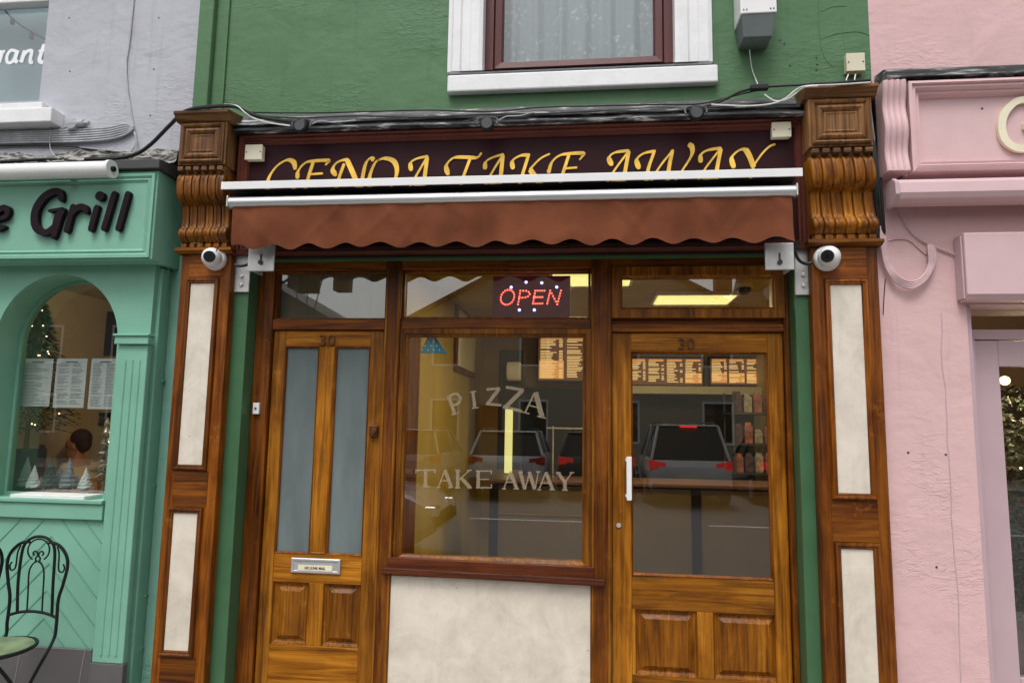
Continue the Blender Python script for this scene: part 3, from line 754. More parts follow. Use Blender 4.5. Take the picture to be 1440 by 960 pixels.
# left door
lx0, lx1 = xj1 + .004, post1[0] - .004
gA = rect(393.5, 442, 487, 778, YD); gBr = rect(465, 515, 487, 780, YD)
pA = rect(382, 432, 818, 906, YD); pB = rect(453, 505, 822, 910, YD)
pA = (pA[0], pA[1], pA[2], pA[3]); pB = (pB[0], pB[1], pA[2], pA[3])
gBr = (gBr[0], gBr[1], gA[2], gA[3])
d1 = door(lx0, lx1, tl[0] - .004, [gA, gBr], [pA, pB], pA[3], gl='frosted')
link('number', text_mb('30', .085, W(460, 482, YD)[0], YD - .006, W(460, 486, YD)[1], .006, bold=-.0005, wid=1.2), 'bronze', d1)
q = rect(409, 478, 785, 806, YD - .012)
m = MB(); m.mould(q, [(0, YD), (0, YD - .010), (.004, YD - .014), (.012, YD - .014), (.014, YD - .009)], fill=True); lp = link('letter_plate', m, 'aluminium', d1)
q2 = (q[0] + .04, q[1] - .042, q[2] + .018, q[3] - .018)
m = MB(); m.box(q2[0], q2[1], YD - .0125, YD - .008, q[2] + .014, q[2] + .042); link('sticker', m, 'cream_letter', lp)
link('sticker_text', text_mb('NO JUNK MAIL', .019, (q2[0] + q2[1]) / 2, YD - .0128, q[2] + .021, .0006, bold=.0006, wid=.9), 'letter_black', lp)
q = rect(518, 530, 598, 613, YD - .03)
m = MB(); m.box(q[0], q[1], YD - .026, YD, q[2], q[3]); m.cyl(((q[0] + q[1]) / 2 + .01, YD - .045, (q[2] + q[3]) / 2), ((q[0] + q[1]) / 2 + .01, YD - .02, (q[2] + q[3]) / 2), .014); link('latch', m, 'bronze', d1, bevel=.003)
# right door
dx0, dx1 = post2[1] + .004, xj2 - .004
gR = rect(888, 1084, 495, 812, YD)
pC = rect(894, 981, 858, 951, YD); pD = rect(1004, 1096, 864, 957, YD)
d2 = door(dx0, dx1, tr_b - .004, [gR], [pC, (pD[0], pD[1], pC[2], pC[3])], pC[3])
link('number', text_mb('30', .082, W(965, 485, YD)[0], YD - .006, W(965, 491, YD)[1], .006, bold=-.0005, wid=1.15), 'bronze', d2)
xh = W(882, 670, YD)[0]; za = W(882, 647, YD - .03)[1]; zb2 = W(882, 697, YD - .03)[1]
m = MB(); m.cyl((xh, YD, za), (xh, YD - .05, za), .011); m.cyl((xh, YD, zb2), (xh, YD - .05, zb2), .011); m.box(xh - .006, xh + .020, YD - .058, YD - .046, zb2 - .02, za + .02); link('handle', m, 'white_metal', d2, bevel=.003)
X, Z = W(870, 738, YD); m = MB(); m.cyl((X, YD, Z), (X, YD - .006, Z), .012); m.box(X - .002, X + .002, YD - .0068, YD - .003, Z - .006, Z + .004); link('lock', m, 'steel', d2)
m = MB(); m.box(dx0 + .005, dx1 - .005, YD, YD + .09, 0, .028); m.box(lx0, lx1, YD, YD + .09, 0, .028); link('threshold', m, 'kerb_stone', B)

# ---------------- interior shell of the takeaway
IX0, IX1, IY0, IY1, IZ = -1.13, 1.70, .27, 3.9, 2.5
m = MB(); m.box(IX0 - .1, IX0, IY0, IY1, 0, IZ); m.box(IX1, IX1 + .1, IY0, IY1, 0, IZ); m.box(IX0 - .1, IX1 + .1, IY1, IY1 + .1, 0, IZ)
link('inner_wall', m, 'interior_yellow', B)
m = MB(); m.box(IX0 - .1, IX1 + .1, .25, IY1 + .1, -.02, .02); link('inner_floor', m, 'floor_tile', B)
m = MB(); n = 24
for i in range(n):
    a = IY0 + (IY1 - IY0) * i / n; m.box(IX0, IX1, a + .006, a + (IY1 - IY0) / n, IZ, IZ + .05)
m.box(IX0, IX1, .25, IY1, IZ + .012, IZ + .1)
link('inner_ceiling', m, 'ceiling_board', B)
m = MB(); m.box(IX0 + .001, IX0 + .03, .30, .95, .02, 2.05); m.mould((0, 0, 0, 0), [(0, 0), (0, 0)]) if False else None
link('inner_door', m, 'oak_dark_v', B)
m = MB(); m.box(IX0 + .45, IX1 - .003, IY1 - .06, IY1 - .003, .02, 1.88); link('kitchen_dark', m, 'interior_black', B)  # black slab paints in the darkness of the kitchen opening
# timber head above the windows inside
m = MB(); m.box(xj1, FX1, .262, .36, W(700, 383, .3)[1], zh); link('inner_lintel', m, 'oak_h', B)
# light blocker: solid party walls and roof of the building
m = MB(); m.box(xL0 + .02, IX0 - .1, .262, 5, 0, 3.0); m.box(FX1 + .002, IX1, .262, .3, 0, 3.0); m.box(xL0 + .02, xR0 - .02, .36, 5, 3.0, 3.1); m.box(xL0 + .02, xR0 - .02, 5, 5.1, 0, 6.3)
m.box(xL0 + .01, xL0 + .11, .36, 5, 3.1, 6.3); m.box(xR0 - .11, xR0 - .01, .36, 5, 3.1, 6.3); m.box(xL0 + .02, xR0 - .02, .36, 5, 6.3, 6.4); m.box(xj1, FX1, .30, .36, zh + .001, 3.0)
m.box(IX0 - .1, IX1 + .1, IY1 + .101, 5, 0, 3.0)
link('rear_wall', m, 'interior_beige', B)

# ================================================================ THINGS INSIDE THE TAKEAWAY
def menu_board(r, Y, label, seed, cols=4):
    rnd = random.Random(seed); x0, x1, z0, z1 = r
    t = thing('menu_board', label, 'menu board', ((x0 + x1) / 2, Y, z0), 'lit menu boards behind the counter')
    m = MB(); m.box(x0 - .02, x1 + .02, Y, Y + .05, z0 - .025, z1 + .02); link('casing', m, 'interior_black', t, bevel=.004)
    m = MB(); m.box(x0, x1, Y - .004, Y - .001, z0, z1); link('screen', m, 'menu_dark', t)
    a = MB(); b = MB(); cw = (x1 - x0) / cols
    for c in range(cols):
        cx = x0 + cw * c; kind = rnd.random()
        if kind < .3:
            b.box(cx + .01, cx + cw - .01, Y - .0055, Y - .0045, z0 + .02, z0 + (z1 - z0) * .45)
        b.box(cx + cw * .1, cx + cw * .9, Y - .006, Y - .0045, z1 - .03, z1 - .008)
        z = z1 - .045
        while z > z0 + .02:
            wl = rnd.uniform(.35, .62) * cw; a.box(cx + cw * .08, cx + cw * .08 + wl, Y - .0072, Y - .006, z, z + .007)
            if rnd.random() < .8: a.box(cx + cw * .78, cx + cw * .92, Y - .0072, Y - .006, z, z + .007)
            z -= .0165 if rnd.random() < .85 else .03
    link('heading', b, 'menu_glow', t); link('menu_lines', a, 'menu_text', t)
menu_board(rect(757, 832, 473, 535, 3.7), 3.7, 'tall lit menu board seen through the display window', 1, 2)
menu_board(rect(884, 988, 504, 541, 3.7), 3.7, 'wide lit menu board on the left behind the glazed door', 2, 4)
menu_board(rect(999, 1073, 504, 541, 3.7), 3.7, 'lit menu board on the right behind the glazed door', 3, 3)
r = rect(880, 1078, 543, 554, 3.5); m = MB(); m.box(r[0], r[1], 3.5, 3.68, r[2], r[3]); tag(link('shelf', m, 'cream_plastic', bevel=.004), 'long pale yellow shelf under the menu boards', 'shelf')
# ceiling light panels
def lpanel(x0, x1, y0, y1, label):
    y0, y1 = min(y0, y1), max(y0, y1)
    t = thing('ceiling_light', label, 'ceiling light', ((x0 + x1) / 2, (y0 + y1) / 2, IZ - .03), 'yellow ceiling light panels')
    m = MB(); m.box(x0, x1, y0, y1, IZ - .03, IZ - .002); link('frame', m, 'white_metal', t)
    m = MB(); m.box(x0 + .02, x1 - .02, y0 + .02, y1 - .02, IZ - .034, IZ - .0305); link('diffuser', m, 'panel_light', t)
    l = bpy.data.lights.new('lamp', 'AREA'); l.shape = 'RECTANGLE'; l.size = x1 - x0 - .05; l.size_y = y1 - y0 - .05; l.energy = 13.5; l.color = (1, .80, .42)
    lo = bpy.data.objects.new('lamp', l); C.objects.link(lo); lo.location = ((x0 + x1) / 2, (y0 + y1) / 2, IZ - .045)
def ceil_pt(px_, py_):
    d = RX * ((px_ - 720) / CF) + RU * ((480 - py_) / CF) + RF; t = (IZ - .03 - CH) / d.z
    return d.x * t, d.y * t - CD
a = ceil_pt(922, 415); b = ceil_pt(1025, 428); lpanel(a[0], b[0], b[1], a[1], 'thin yellow ceiling light panel nearer the right wall, above the glazed door')
a = ceil_pt(772, 385); b = ceil_pt(888, 402); lpanel(a[0], b[0], b[1], a[1], 'yellow ceiling light panel behind the red sign')
X, Y = ceil_pt(1046, 405)
t = thing('dome_camera', 'black dome camera on the ceiling inside the takeaway', 'camera', (X, Y, IZ - .1))
m = MB(); m.cyl((X, Y, IZ - .03), (X, Y, IZ), .06); link('base', m, 'white_plastic', t)
m = MB(); m.ball((X, Y, IZ - .03), .05, n=16, m=6, lo=-90, hi=0); link('dome', m, 'black_plastic', t, smooth=True)
# counter
plain('counter_edge', (.16, .085, .07), .4)
cr = (px(690, 700, 1.95), IX1 - .004); CYf = 1.95; zc = W(985, 681, CYf)[1]
t = thing('counter', 'brown panelled serving counter behind the glazed door', 'counter', ((cr[0] + cr[1]) / 2, 2.2, 0.02))
m = MB(); m.box(cr[0], cr[1], CYf - .03, 2.5, zc - .028, zc); link('top', m, 'counter_edge', t, bevel=.006)
m = MB(); m.box(cr[0] + .01, cr[1], CYf, 2.45, .03, zc - .042); link('panel', m, 'counter_panel', t)
m = MB()
for xx in (694, 838, 979):
    X = px(xx, 740, CYf); m.box(X - .035, X + .035, CYf - .012, CYf - .001, .03, zc - .043)
link('post', m, 'interior_black', t, bevel=.003)
m = MB(); zz = W(760, 722, CYf)[1]; m.box(cr[0] + .03, px(832, 740, CYf), CYf - .006, CYf - .001, zz - .012, zz); link('trim', m, 'brass', t)
m = MB(); X = px(822, 640, CYf); m.cyl((X, CYf + .1, zc), (X, CYf + .1, zc + .42), .006); m.cyl((X - .25, CYf + .1, zc), (X - .25, CYf + .1, zc + .42), .006)
m.box(X - .3, X + .05, CYf + .09, CYf + .3, zc + .40, zc + .41)
tag(link('glass_rack', m, 'steel'), 'thin steel rack standing on the counter behind the window', 'rack')
# picture on the left wall
def wall_pt(px_, py_, X0):
    d = RX * ((px_ - 720) / CF) + RU * ((480 - py_) / CF) + RF; t = X0 / d.x
    return d.y * t - CD, CH + d.z * t
ya, _ = wall_pt(641, 490, IX0 + .02); yb, _ = wall_pt(668, 490, IX0 + .02); _, z0 = wall_pt(655, 527, IX0 + .02); _, z1 = wall_pt(655, 437, IX0 + .02)
t = thing('picture', 'tall narrow framed picture on the yellow wall behind the window', 'picture', (IX0 + .01, (ya + yb) / 2, z0))
m = MB(); m.box(IX0 + .002, IX0 + .03, ya, yb, z0, z1); link('frame', m, 'oak_dark_v', t, bevel=.006)
m = MB(); m.box(IX0 + .03, IX0 + .033, ya + .05, yb - .05, z0 + .05, z1 - .05); link('art', m, 'cream_letter', t)
# dark unit with white glossy cover, tube lamp, boxing
YT = 2.9
r = rect(700, 735, 492, 660, YT); m = MB(); m.box(r[0], r[1], YT, YT + .25, r[2], r[3]); tag(link('wall_cabinet', m, 'interior_black', bevel=.01), 'dark upright cabinet in the corner behind the window lettering', 'cabinet')
X, Z = W(722, 522, YT - .05); m = MB()
m.runx([(YT - .002, Z - .09), (YT - .10, Z - .085), (YT - .13, Z - .03), (YT - .13, Z + .04), (YT - .09, Z + .085), (YT - .002, Z + .09)], X - .06, X + .07); t = tag(link('hand_dryer', m, 'white_plastic', bevel=.015), 'glossy white curved hand dryer on the dark cabinet', 'hand dryer')
r = rect(709, 720, 575, 665, YT - .1); m = MB(); m.cyl(((r[0] + r[1]) / 2, YT - .06, r[2]), ((r[0] + r[1]) / 2, YT - .06, r[3]), (r[1] - r[0]) / 2); tag(link('tube_light', m, 'tube_light', smooth=True), 'upright glowing yellow tube light behind the window', 'lamp')
# drinks and packets on shelves at the right wall
t = thing('shelf_unit', 'steel shelf unit by the right wall behind the glazed door', 'shelf', (1.3, 3.0, zc + .02))
m = MB()
for z in (zc + .03, zc + .28, zc + .55): m.box(1.26, IX1 - .01, 2.75, 3.2, z, z + .015)
for x in (1.27, IX1 - .03): m.box(x, x + .015, 2.76, 2.775, zc + .03, zc + .75); m.box(x, x + .015, 3.17, 3.185, zc + .03, zc + .75)
link('rack', m, 'dark_grey', t)
rnd = random.Random(5); cols = ['goods', 'dark_goods', 'grey_goods', 'goods', 'dark_goods', 'goods', 'grey_goods']
plain('dark_goods', (.09, .05, .07), .4, var=.7, vscale=22); plain('grey_goods', (.3, .28, .26), .4, var=.6, vscale=26)
lab = ['red', 'white', 'blue', 'cream']
for k, z in enumerate((zc + .046, zc + .296, zc + .566)):
    for i in range(4):
        x = 1.29 + i * .085; cm = cols[(k * 4 + i) % 7]; h = rnd.uniform(.09, .16)
        m = MB(); m.box(x, x + .065, 2.78, 2.86, z, z + h); m.runx([(2.79, z + h), (2.85, z + h), (2.83, z + h + .03), (2.81, z + h + .03)], x + .008, x + .057)
        cn = {'goods': 'mottled red', 'dark_goods': 'dark', 'grey_goods': 'grey'}[cm]
        row = ('bottom', 'middle', 'top')[k]; pos = ('leftmost', 'second', 'third', 'rightmost')[i]
        tag(link('packet', m, cm, bevel=.004), f'{cn} packet, {pos} on the {row} shelf of the steel unit', 'packet', 'packets on the steel shelves')

# OPEN sign
r = rect(693, 802, 388, 447, .255); Y = .255
t = thing('open_sign', 'black illuminated OPEN sign with red and blue dots hanging in the window', 'sign', ((r[0] + r[1]) / 2, Y, r[2]))
m = MB(); m.box(r[0], r[1], Y, Y + .02, r[2], r[3]); link('board', m, 'sign_red_glow', t, bevel=.003)
d = MB(); sx, sz = (r[1] - r[0]) / 109, (r[3] - r[2]) / 59
def P_(x, y): return r[0] + (x - 693) * sx, r[3] - (y - 388) * sz
def dots(pts, n):
    P = [Vector(P_(*p)) for p in pts]; Lg = [0]
    for i in range(len(P) - 1): Lg.append(Lg[-1] + (P[i + 1] - P[i]).length)
    for k in range(n):
        s_ = Lg[-1] * k / (n - 1)
        for i in range(len(P) - 1):
            if Lg[i] <= s_ + 1e-9 <= Lg[i + 1] + 1e-6:
                q = P[i].lerp(P[i + 1], (s_ - Lg[i]) / max(1e-9, Lg[i + 1] - Lg[i])); break
        d.ball((q.x, Y - .003, q.y), .0052, n=8, m=4)
O = [(714 + 9.5 * math.cos(a) + -1.5 * math.sin(a) * -1, 418 - 10.5 * math.sin(a)) for a in [2 * math.pi * i / 18 for i in range(18)]]
for x, y in O: q = P_(x, y); d.ball((q[0], Y - .003, q[1]), .0052, n=8, m=4)
dots([(729, 428), (732, 409)], 6); dots([(732, 409), (742, 409), (746, 413), (742, 418), (731, 419)], 9)
dots([(750, 427), (753, 409)], 6); dots([(753, 409), (766, 409)], 5); dots([(751, 418), (763, 418)], 5); dots([(750, 427), (763, 427)], 5)
dots([(770, 427), (774, 409)], 6); dots([(774, 409), (784, 428)], 6); dots([(784, 428), (789, 409)], 6)
link('red_dots', d, 'led_red', t)
d = MB()
for x, y in ((719, 404), (740, 397), (762, 398), (783, 404), (731, 436), (752, 436)): q = P_(x, y); d.ball((q[0], Y - .004, q[1]), .0085, n=8, m=4)
link('blue_dots', d, 'led_blue', t)
m = MB()
for x in (716, 776): q = P_(x, 388); m.tube([(q[0], Y + .01, q[1]), (q[0] + .01, Y + .02, q[1] + .05), (q[0] + .005, Y + .03, q[1] + .1)], .0015, 5)
link('wire', m, 'black_metal', t)
# blue triangle tag
Y = .225; c = [W(x, y, Y) for x, y in ((606, 465), (629, 497), (590, 496))]
m = MB(); m.prism(c, Y, Y + .008); t = tag(link('window_tag', m, 'tag_blue', bevel=.002), 'small blue triangular tag with white dots inside the top corner of the window', 'tag')
m = MB()
for i in range(4):
    for j in range(i + 1):
        X, Z = W(606 - i * 4 + j * 8, 474 + i * 6, Y); m.cyl((X, Y - .001, Z), (X, Y + .001, Z), .005, n=8)
link('dots', m, 'paper', t)

# ================================================================ AWNING
YA = -.2
hx0, hx1 = px(311, 257, YA - .03), px(1129, 243, YA - .03)
A = thing('awning', 'retracted brown awning with scalloped valance over the oak shopfront', 'awning', ((hx0 + hx1) / 2, -.1, W(720, 345, YA)[1]))
zh1 = W(720, 246, YA - .03)[1]; zh0 = W(720, 257, YA - .03)[1]
m = MB(); m.runx([(YB - .03, zh1 + .075), (YB - .03, zh1 + .067), (YA - .024, zh1 - .008), (YA - .024, zh0), (YA - .03, zh0), (YA - .03, zh1)], hx0, hx1); link('hood', m, 'white_metal', A, bevel=.0015)
tx0, tx1 = px(323, 286, YA), px(1119, 271, YA); zt_ = W(720, 277, YA)[1]
m = MB(); rr = .026
m.runx([(YA + rr * 1.0 * math.cos(a), zt_ + rr * 1.05 * math.sin(a)) for a in [2 * math.pi * i / 20 for i in range(20)]], tx0, tx1); link('front_bar', m, 'aluminium', A, smooth=True)
m = MB(); m.box(tx0 - .004, tx0 + .004, YA - .03, YA + .03, zt_ - .03, zt_ + .03); m.box(tx1 - .004, tx1 + .004, YA - .03, YA + .03, zt_ - .03, zt_ + .03); link('end_cap', m, 'steel', A, bevel=.004)
m = MB(); m.cyl((tx0 + .04, -.135, zt_ - .0), (tx1 - .04, -.135, zt_ - .0), .038, n=20); link('fabric_roll', m, 'canvas', A, smooth=True)
m = MB(); m.box(hx0 + .02, hx1 - .02, -.09, -.02, zt_ - .06, zh0 + .02); m.box(hx0 + .02, hx1 - .02, -.16, -.0901, zh0 + .004, zh0 + .02); link('shade_plate', m, 'interior_black', A)  # black plate painted in for the shadow between hood and front bar
vx0, vx1 = px(327, 318, YA), px(1114, 305, YA); vz1 = zt_ - rr + .003; vz0 = W(720, 346, YA)[1]
nx, nz = 420, 12; vs = []
for j in range(nz + 1):
    t_ = j / nz
    for i in range(nx + 1):
        u = i / nx; x = vx0 + (vx1 - vx0) * u
        zb = vz0 + .013 + .0145 * math.cos(2 * math.pi * u * 14.6 - 1.0)
        z = vz1 + (zb - vz1) * t_
        fold = .012 * t_ * math.sin(u * 61 + 2.2 * math.sin(u * 9)) + .02 * noise.noise((x * 2.3, t_ * 1.2, 3)) * (.25 + t_) - .006 * (1 - abs(noise.noise((x * 2.6 + z * 2.2, z * .8, 7))) * 6 if abs(noise.noise((x * 2.6 + z * 2.2, z * .8, 7))) < .16 else 0) - .004 * (1 - abs(noise.noise((x * 3.1 - z * 3, z, 17))) * 8 if abs(noise.noise((x * 3.1 - z * 3, z, 17))) < .12 else 0)
        fold += .01 * t_ * math.cos(2 * math.pi * u * 14.6)
        vs.append((x, YA - .006 + fold * .9, z))
m = MB(); m.add(vs, [(j * (nx + 1) + i, j * (nx + 1) + i + 1, (j + 1) * (nx + 1) + i + 1, (j + 1) * (nx + 1) + i) for j in range(nz) for i in range(nx)])
link('valance', m, 'canvas', A, smooth=True, solid=.0015)
def bracket(r1, r2, side):
    m = MB()
    a = rect(*r1, .05); m.box(a[0], a[1], .044, .056, a[2], a[3])
    b = rect(*r2, -.1); m.box(b[0], b[1], -.11, -.098, b[2], b[3]); m.box(b[0] + (0 if side < 0 else b[1] - b[0] - .012), b[0] + (.012 if side < 0 else b[1] - b[0]), -.097, .043, b[2] + .01, b[3] - .01)
    for f in (.3, .7):
        z = a[2] + (a[3] - a[2]) * (f * .5 + .02); m.cyl(((a[0] + a[1]) / 2, .044, z), ((a[0] + a[1]) / 2, .034, z), .011, n=6)
    o = link('bracket', m, 'steel', A, bevel=.004)
    k = MB(); c = ((b[0] + b[1]) / 2 + .0, (b[2] + b[3]) / 2 - .02); k.cyl((c[0], -.111, c[1] - .01), (c[0], -.12, c[1] - .01), .012, n=12); k.box(c[0] - .004, c[0] + .004, -.113, -.1105, c[1], c[1] + .035); link('bolt', k, 'dark_grey', o)
bracket((331, 352, 352, 411), (350, 387, 342, 382), -1)
bracket((1117, 1140, 340, 415), (1075, 1116, 342, 380), 1)
m = MB()
for cx, sg in ((348, -1), (1128, 1)):
    pts = [(cx - sg * 6, 338), (cx - sg * 10, 352), (cx - sg * 4, 366), (cx + sg * 6, 371), (cx + sg * 14, 369)] if sg > 0 else [(cx + 10, 345), (cx + 12, 360), (cx + 2, 371), (cx - 10, 374), (cx - 18, 372)]
    m.tube([(*[W(x, y, -.02)[0]], -.02, W(x, y, -.02)[1]) for x, y in pts], .008, 8)
link('arm_cable', m, 'cable_black', A, smooth=True)

# ================================================================ CCTV cameras, flood lights, boxes
def cctv(px_, py_, look, label):
    X, Z = W(px_, py_, -.05); t = thing('security_camera', label, 'security camera', (X, 0, Z - .05), 'white dome cameras on the pilasters')
    m = MB(); m.lathe((X, -.0005, Z), [(.06, 0), (.063, .006), (.063, .022), (.055, .032)], 24, 'Y'); link('base', m, 'white_plastic', t, smooth=True)
    c = Vector((X, -.05, Z)); m = MB(); m.ball(c, .053, n=24, m=14); link('ball', m, 'white_plastic', t, smooth=True)
    d = Vector(look).normalized(); m = MB(); m.cyl(c + d * .038, c + d * .0538, .032, .029, 20); e = link('lens', m, 'black_plastic', t)
    m = MB(); m.cyl(c + d * .0537, c + d * .0555, .012, n=14); link('glass', m, 'car_glass', e)
    return t
cl = cctv(298, 362, (.25, -1, -.12), 'white security camera with antennas on the left pilaster')
X, Z = W(298, 362, -.05)
m = MB(); m.cyl((X - .02, -.06, Z), (X - .07, -.1, Z + .012), .003, n=6); m.cyl((X + .02, -.06, Z + .01), (X + .055, -.09, Z + .05), .003, n=6); link('antenna', m, 'black_plastic', cl)
cctv(1166, 361, (-.55, -1, -.15), 'white security camera tilted to the left on the right pilaster')
def flood(px_, py_, label):
    X, Z = W(px_, py_, -.09); t = thing('flood_light', label, 'flood light', (X, -.05, Z), 'black round lamps along the top of the sign')
    m = MB(); m.lathe((X, -.07, Z), [(.018, -.01), (.034, .0), (.038, .015), (.038, .034), (.032, .038)], 22, 'Y'); link('housing', m, 'black_metal', t, smooth=True)
    m = MB(); m.cyl((X, -.1065, Z), (X, -.1090, Z), .028, n=20); link('lens', m, 'car_glass', t)
    m = MB(); m.tube([(X - .05, -.09, Z), (X - .05, -.075, Z + .035), (X, -.065, Z + .05), (X + .05, -.075, Z + .035), (X + .05, -.09, Z)], .006, 6); m.box(X - .012, X + .012, -.07, -.03, Z + .035, Z + .055); link('bracket', m, 'dark_grey', t)
flood(423, 178, 'black round lamp at the left end of the sign'); flood(685, 175, 'black round lamp near the middle of the sign'); flood(979, 160, 'black round lamp at the right end of the sign')
def jbox(r, Y, label, d=.035):
    x0, x1, z0, z1 = rect(*r, Y); t = thing('junction_box', label, 'junction box', ((x0 + x1) / 2, Y, z0), 'cream junction boxes')
    m = MB(); m.box(x0, x1, Y - d, Y, z0, z1); link('box', m, 'cream_plastic', t, bevel=.005)
    m = MB(); m.box(x0 - .002, x1 + .002, Y - d - .008, Y - d - .0005, z0 - .002, z1 + .002); lid = link('lid', m, 'cream_plastic', t, bevel=.003)
    m = MB(); zc_ = (z0 + z1) / 2
    for x in (x0 + .008, x1 - .008): m.cyl((x, Y - d - .007, zc_), (x, Y - d - .010, zc_), .004, n=8)
    link('screw', m, 'dark_grey', lid)
jbox((350, 373, 208, 228), YB, 'cream junction box at the left end of the sign board')
jbox((1083, 1109, 177, 197), YB, 'cream junction box at the right end of the sign board')
jbox((1186, 1211, 82, 106), YW, 'cream junction box on the green wall above the right pilaster', .04)
# flood lamp box high on the wall
X0, X1 = px(1041, 10, -.1), px(1092, 10, -.1); zb = W(1066, 19, -.1)[1]; zl = W(1066, 70, YW)[1]
t = thing('wall_lamp', 'white box lamp with dark tapered lower half high on the green wall', 'wall lamp', ((X0 + X1) / 2, YW, zl))
m = MB(); m.box(X0, X1, -.105, YW - .001, zb, zb + .42); link('housing', m, 'white_metal', t, bevel=.004)
m = MB(); d = .012; vs = [(X0 + .006, -.1, zb - .001), (X1 - .006, -.1, zb - .001), (X1 - .006, YW - .002, zb - .001), (X0 + .006, YW - .002, zb - .001), (X0 + .006 + d, -.075, zl), (X1 - .006 - d, -.075, zl), (X1 - .006 - d, YW - .002, zl), (X0 + .006 + d, YW - .002, zl)]
m.add(vs, [(0, 1, 2, 3), (4, 5, 6, 7), (0, 1, 5, 4), (1, 2, 6, 5), (2, 3, 7, 6), (3, 0, 4, 7)]); link('reflector', m, 'grey_underside', t, bevel=.002)
m = MB()
for x in (X0 + .015, X0 + .03, X1 - .03, X1 - .015): m.cyl((x, -.1055, zb + .02), (x, -.108, zb + .02), .0035, n=8)
link('screw', m, 'dark_grey', t)
# door bell
r = rect(355.5, 364, 566, 582, YF - .02); m = MB(); m.box(r[0], r[1], YF - .022, YF - .001, r[2], r[3]); t = tag(link('doorbell', m, 'white_plastic', bevel=.003), 'small white doorbell on the jamb left of the narrow door', 'doorbell')
m = MB(); m.cyl(((r[0] + r[1]) / 2, YF - .0225, (r[2] + r[3]) / 2), ((r[0] + r[1]) / 2, YF - .026, (r[2] + r[3]) / 2), .006, n=12); link('button', m, 'dark_grey', t)

# ================================================================ CABLES
def cable(name, pts, r, mat, label, Y, cat='cable', group=None, multi=None):
    m = MB()
    for P in (multi or [pts]):
        m.tube([(W(p[0], p[1], (p[2] if len(p) > 2 else Y))[0], (p[2] if len(p) > 2 else Y), W(p[0], p[1], (p[2] if len(p) > 2 else Y))[1]) for p in P], r, 7)
    return tag(link(name, m, mat, smooth=True), label, cat, group)
cable('cable', [(120, 224, -.02), (160, 223, -.05), (190, 217, -.05), (212, 203, -.05), (240, 175, -.07), (262, 156, -.12), (300, 150, -.13), (330, 150, -.12), (347, 158, -.09), (372, 166, -.07), (412, 171, -.06)], .0105, 'cable_black', 'thick black cable looping over the left pilaster to the lamp', 0)
cable('cable', [(315, 147, -.125), (333, 149, -.125), (345, 159, -.12), (358, 167, -.09), (380, 173, -.08), (408, 177, -.08)], .004, 'cable_white', 'thin white cable beside the left lamp', 0)
cable('cable', [(985, 152, -.07), (1015, 142, -.07), (1045, 128, -.03), (1080, 122, -.02), (1130, 119, -.06), (1180, 116, -.14), (1224, 113, -.13)], .007, 'cable_black', 'black cable running from the right lamp over the right pilaster', 0)
cable('cable', None, .0036, 'cable_white', 'pair of white cables sagging between the right lamp and the right pilaster', 0,
      multi=[[(1000, 147, -.09), (1050, 149, -.08), (1085, 146, -.08), (1105, 138, -.09), (1120, 126, -.1), (1135, 121, -.14), (1180, 119, -.145), (1224, 116, -.14)], [(1075, 133, -.07), (1090, 142, -.08), (1108, 139, -.09), (1124, 127, -.1), (1134, 122, -.14), (1150, 121, -.146)]])
m = MB(); r = rect(1055, 1080, 120, 128, -.03); m.box(r[0], r[1], -.05, -.02, r[2], r[3]); tag(link('cable_joint', m, 'black_plastic', bevel=.006), 'small black cable joint under the white box lamp', 'cable joint')
cable('cable', [(1054, 70, .0), (1057, 95, .04), (1062, 110, .03), (1067, 122, -.02)], .0025, 'cable_white', 'thin white wire hanging from the box lamp', 0)
cable('cable', [(1193, 105, .0), (1190, 114, -.02), (1196, 117, -.1)], .003, 'cable_white', 'left one of two short white wires under the upper junction box', 0)
cable('cable', [(1203, 105, .0), (1202, 114, -.04), (1208, 117, -.1)], .003, 'cable_white', 'right one of two short white wires under the upper junction box', 0)
cable('cable', [(1226, 113, -.13), (1222, 130, -.02), (1230, 200, .03)], .004, 'cable_white', 'white wire dropping behind the right pilaster head', 0)
cable('cable', None, .0042, 'cable_black', 'pair of thin black cables clipped along the top of the flashing', 0,
      multi=[[(345, 158, -.0), (430, 159, -.005), (520, 157, -.0), (600, 155, -.004), (690, 157, -.0), (760, 151, -.0), (840, 149, -.004), (930, 147, -.0), (985, 146, -.01), (1040, 133, -.01), (1070, 126, -.02)],
             [(350, 162, -.04), (420, 166, -.045), (500, 163, -.044), (590, 165, -.04), (680, 161, -.045), (760, 160, -.04), (850, 156, -.045), (930, 157, -.04), (990, 152, -.044), (1060, 148, -.04), (1120, 147, -.045)]])
cable('cable', [(436, 176, -.06), (450, 170, -.05), (470, 172, -.046), (500, 169, -.046)], .003, 'cable_grey', 'short grey wire at the left black lamp', 0)
cable('cable', [(697, 172, -.06), (712, 164, -.05), (730, 163, -.046), (750, 158, -.04)], .003, 'cable_grey', 'short grey wire at the middle black lamp', 0)
YP = .03
multi = []
rnd = random.Random(3)
for k in range(6):
    o_ = k * 2.2 - 5
    multi.append([(1230 + o_ * .5, 200, .02), (1233 + o_ * .6 + rnd.uniform(-1, 1), 250, .0), (1236 + o_ + rnd.uniform(-2, 2), 300, .02 - k * .004), (1240 + o_ * .8, 340, .02)])
cable('cable_bundle', None, .0065, 'cable_black', 'dark bundle of cables hanging between oak pilaster and pink shopfront', 0, multi=multi)
multi = []
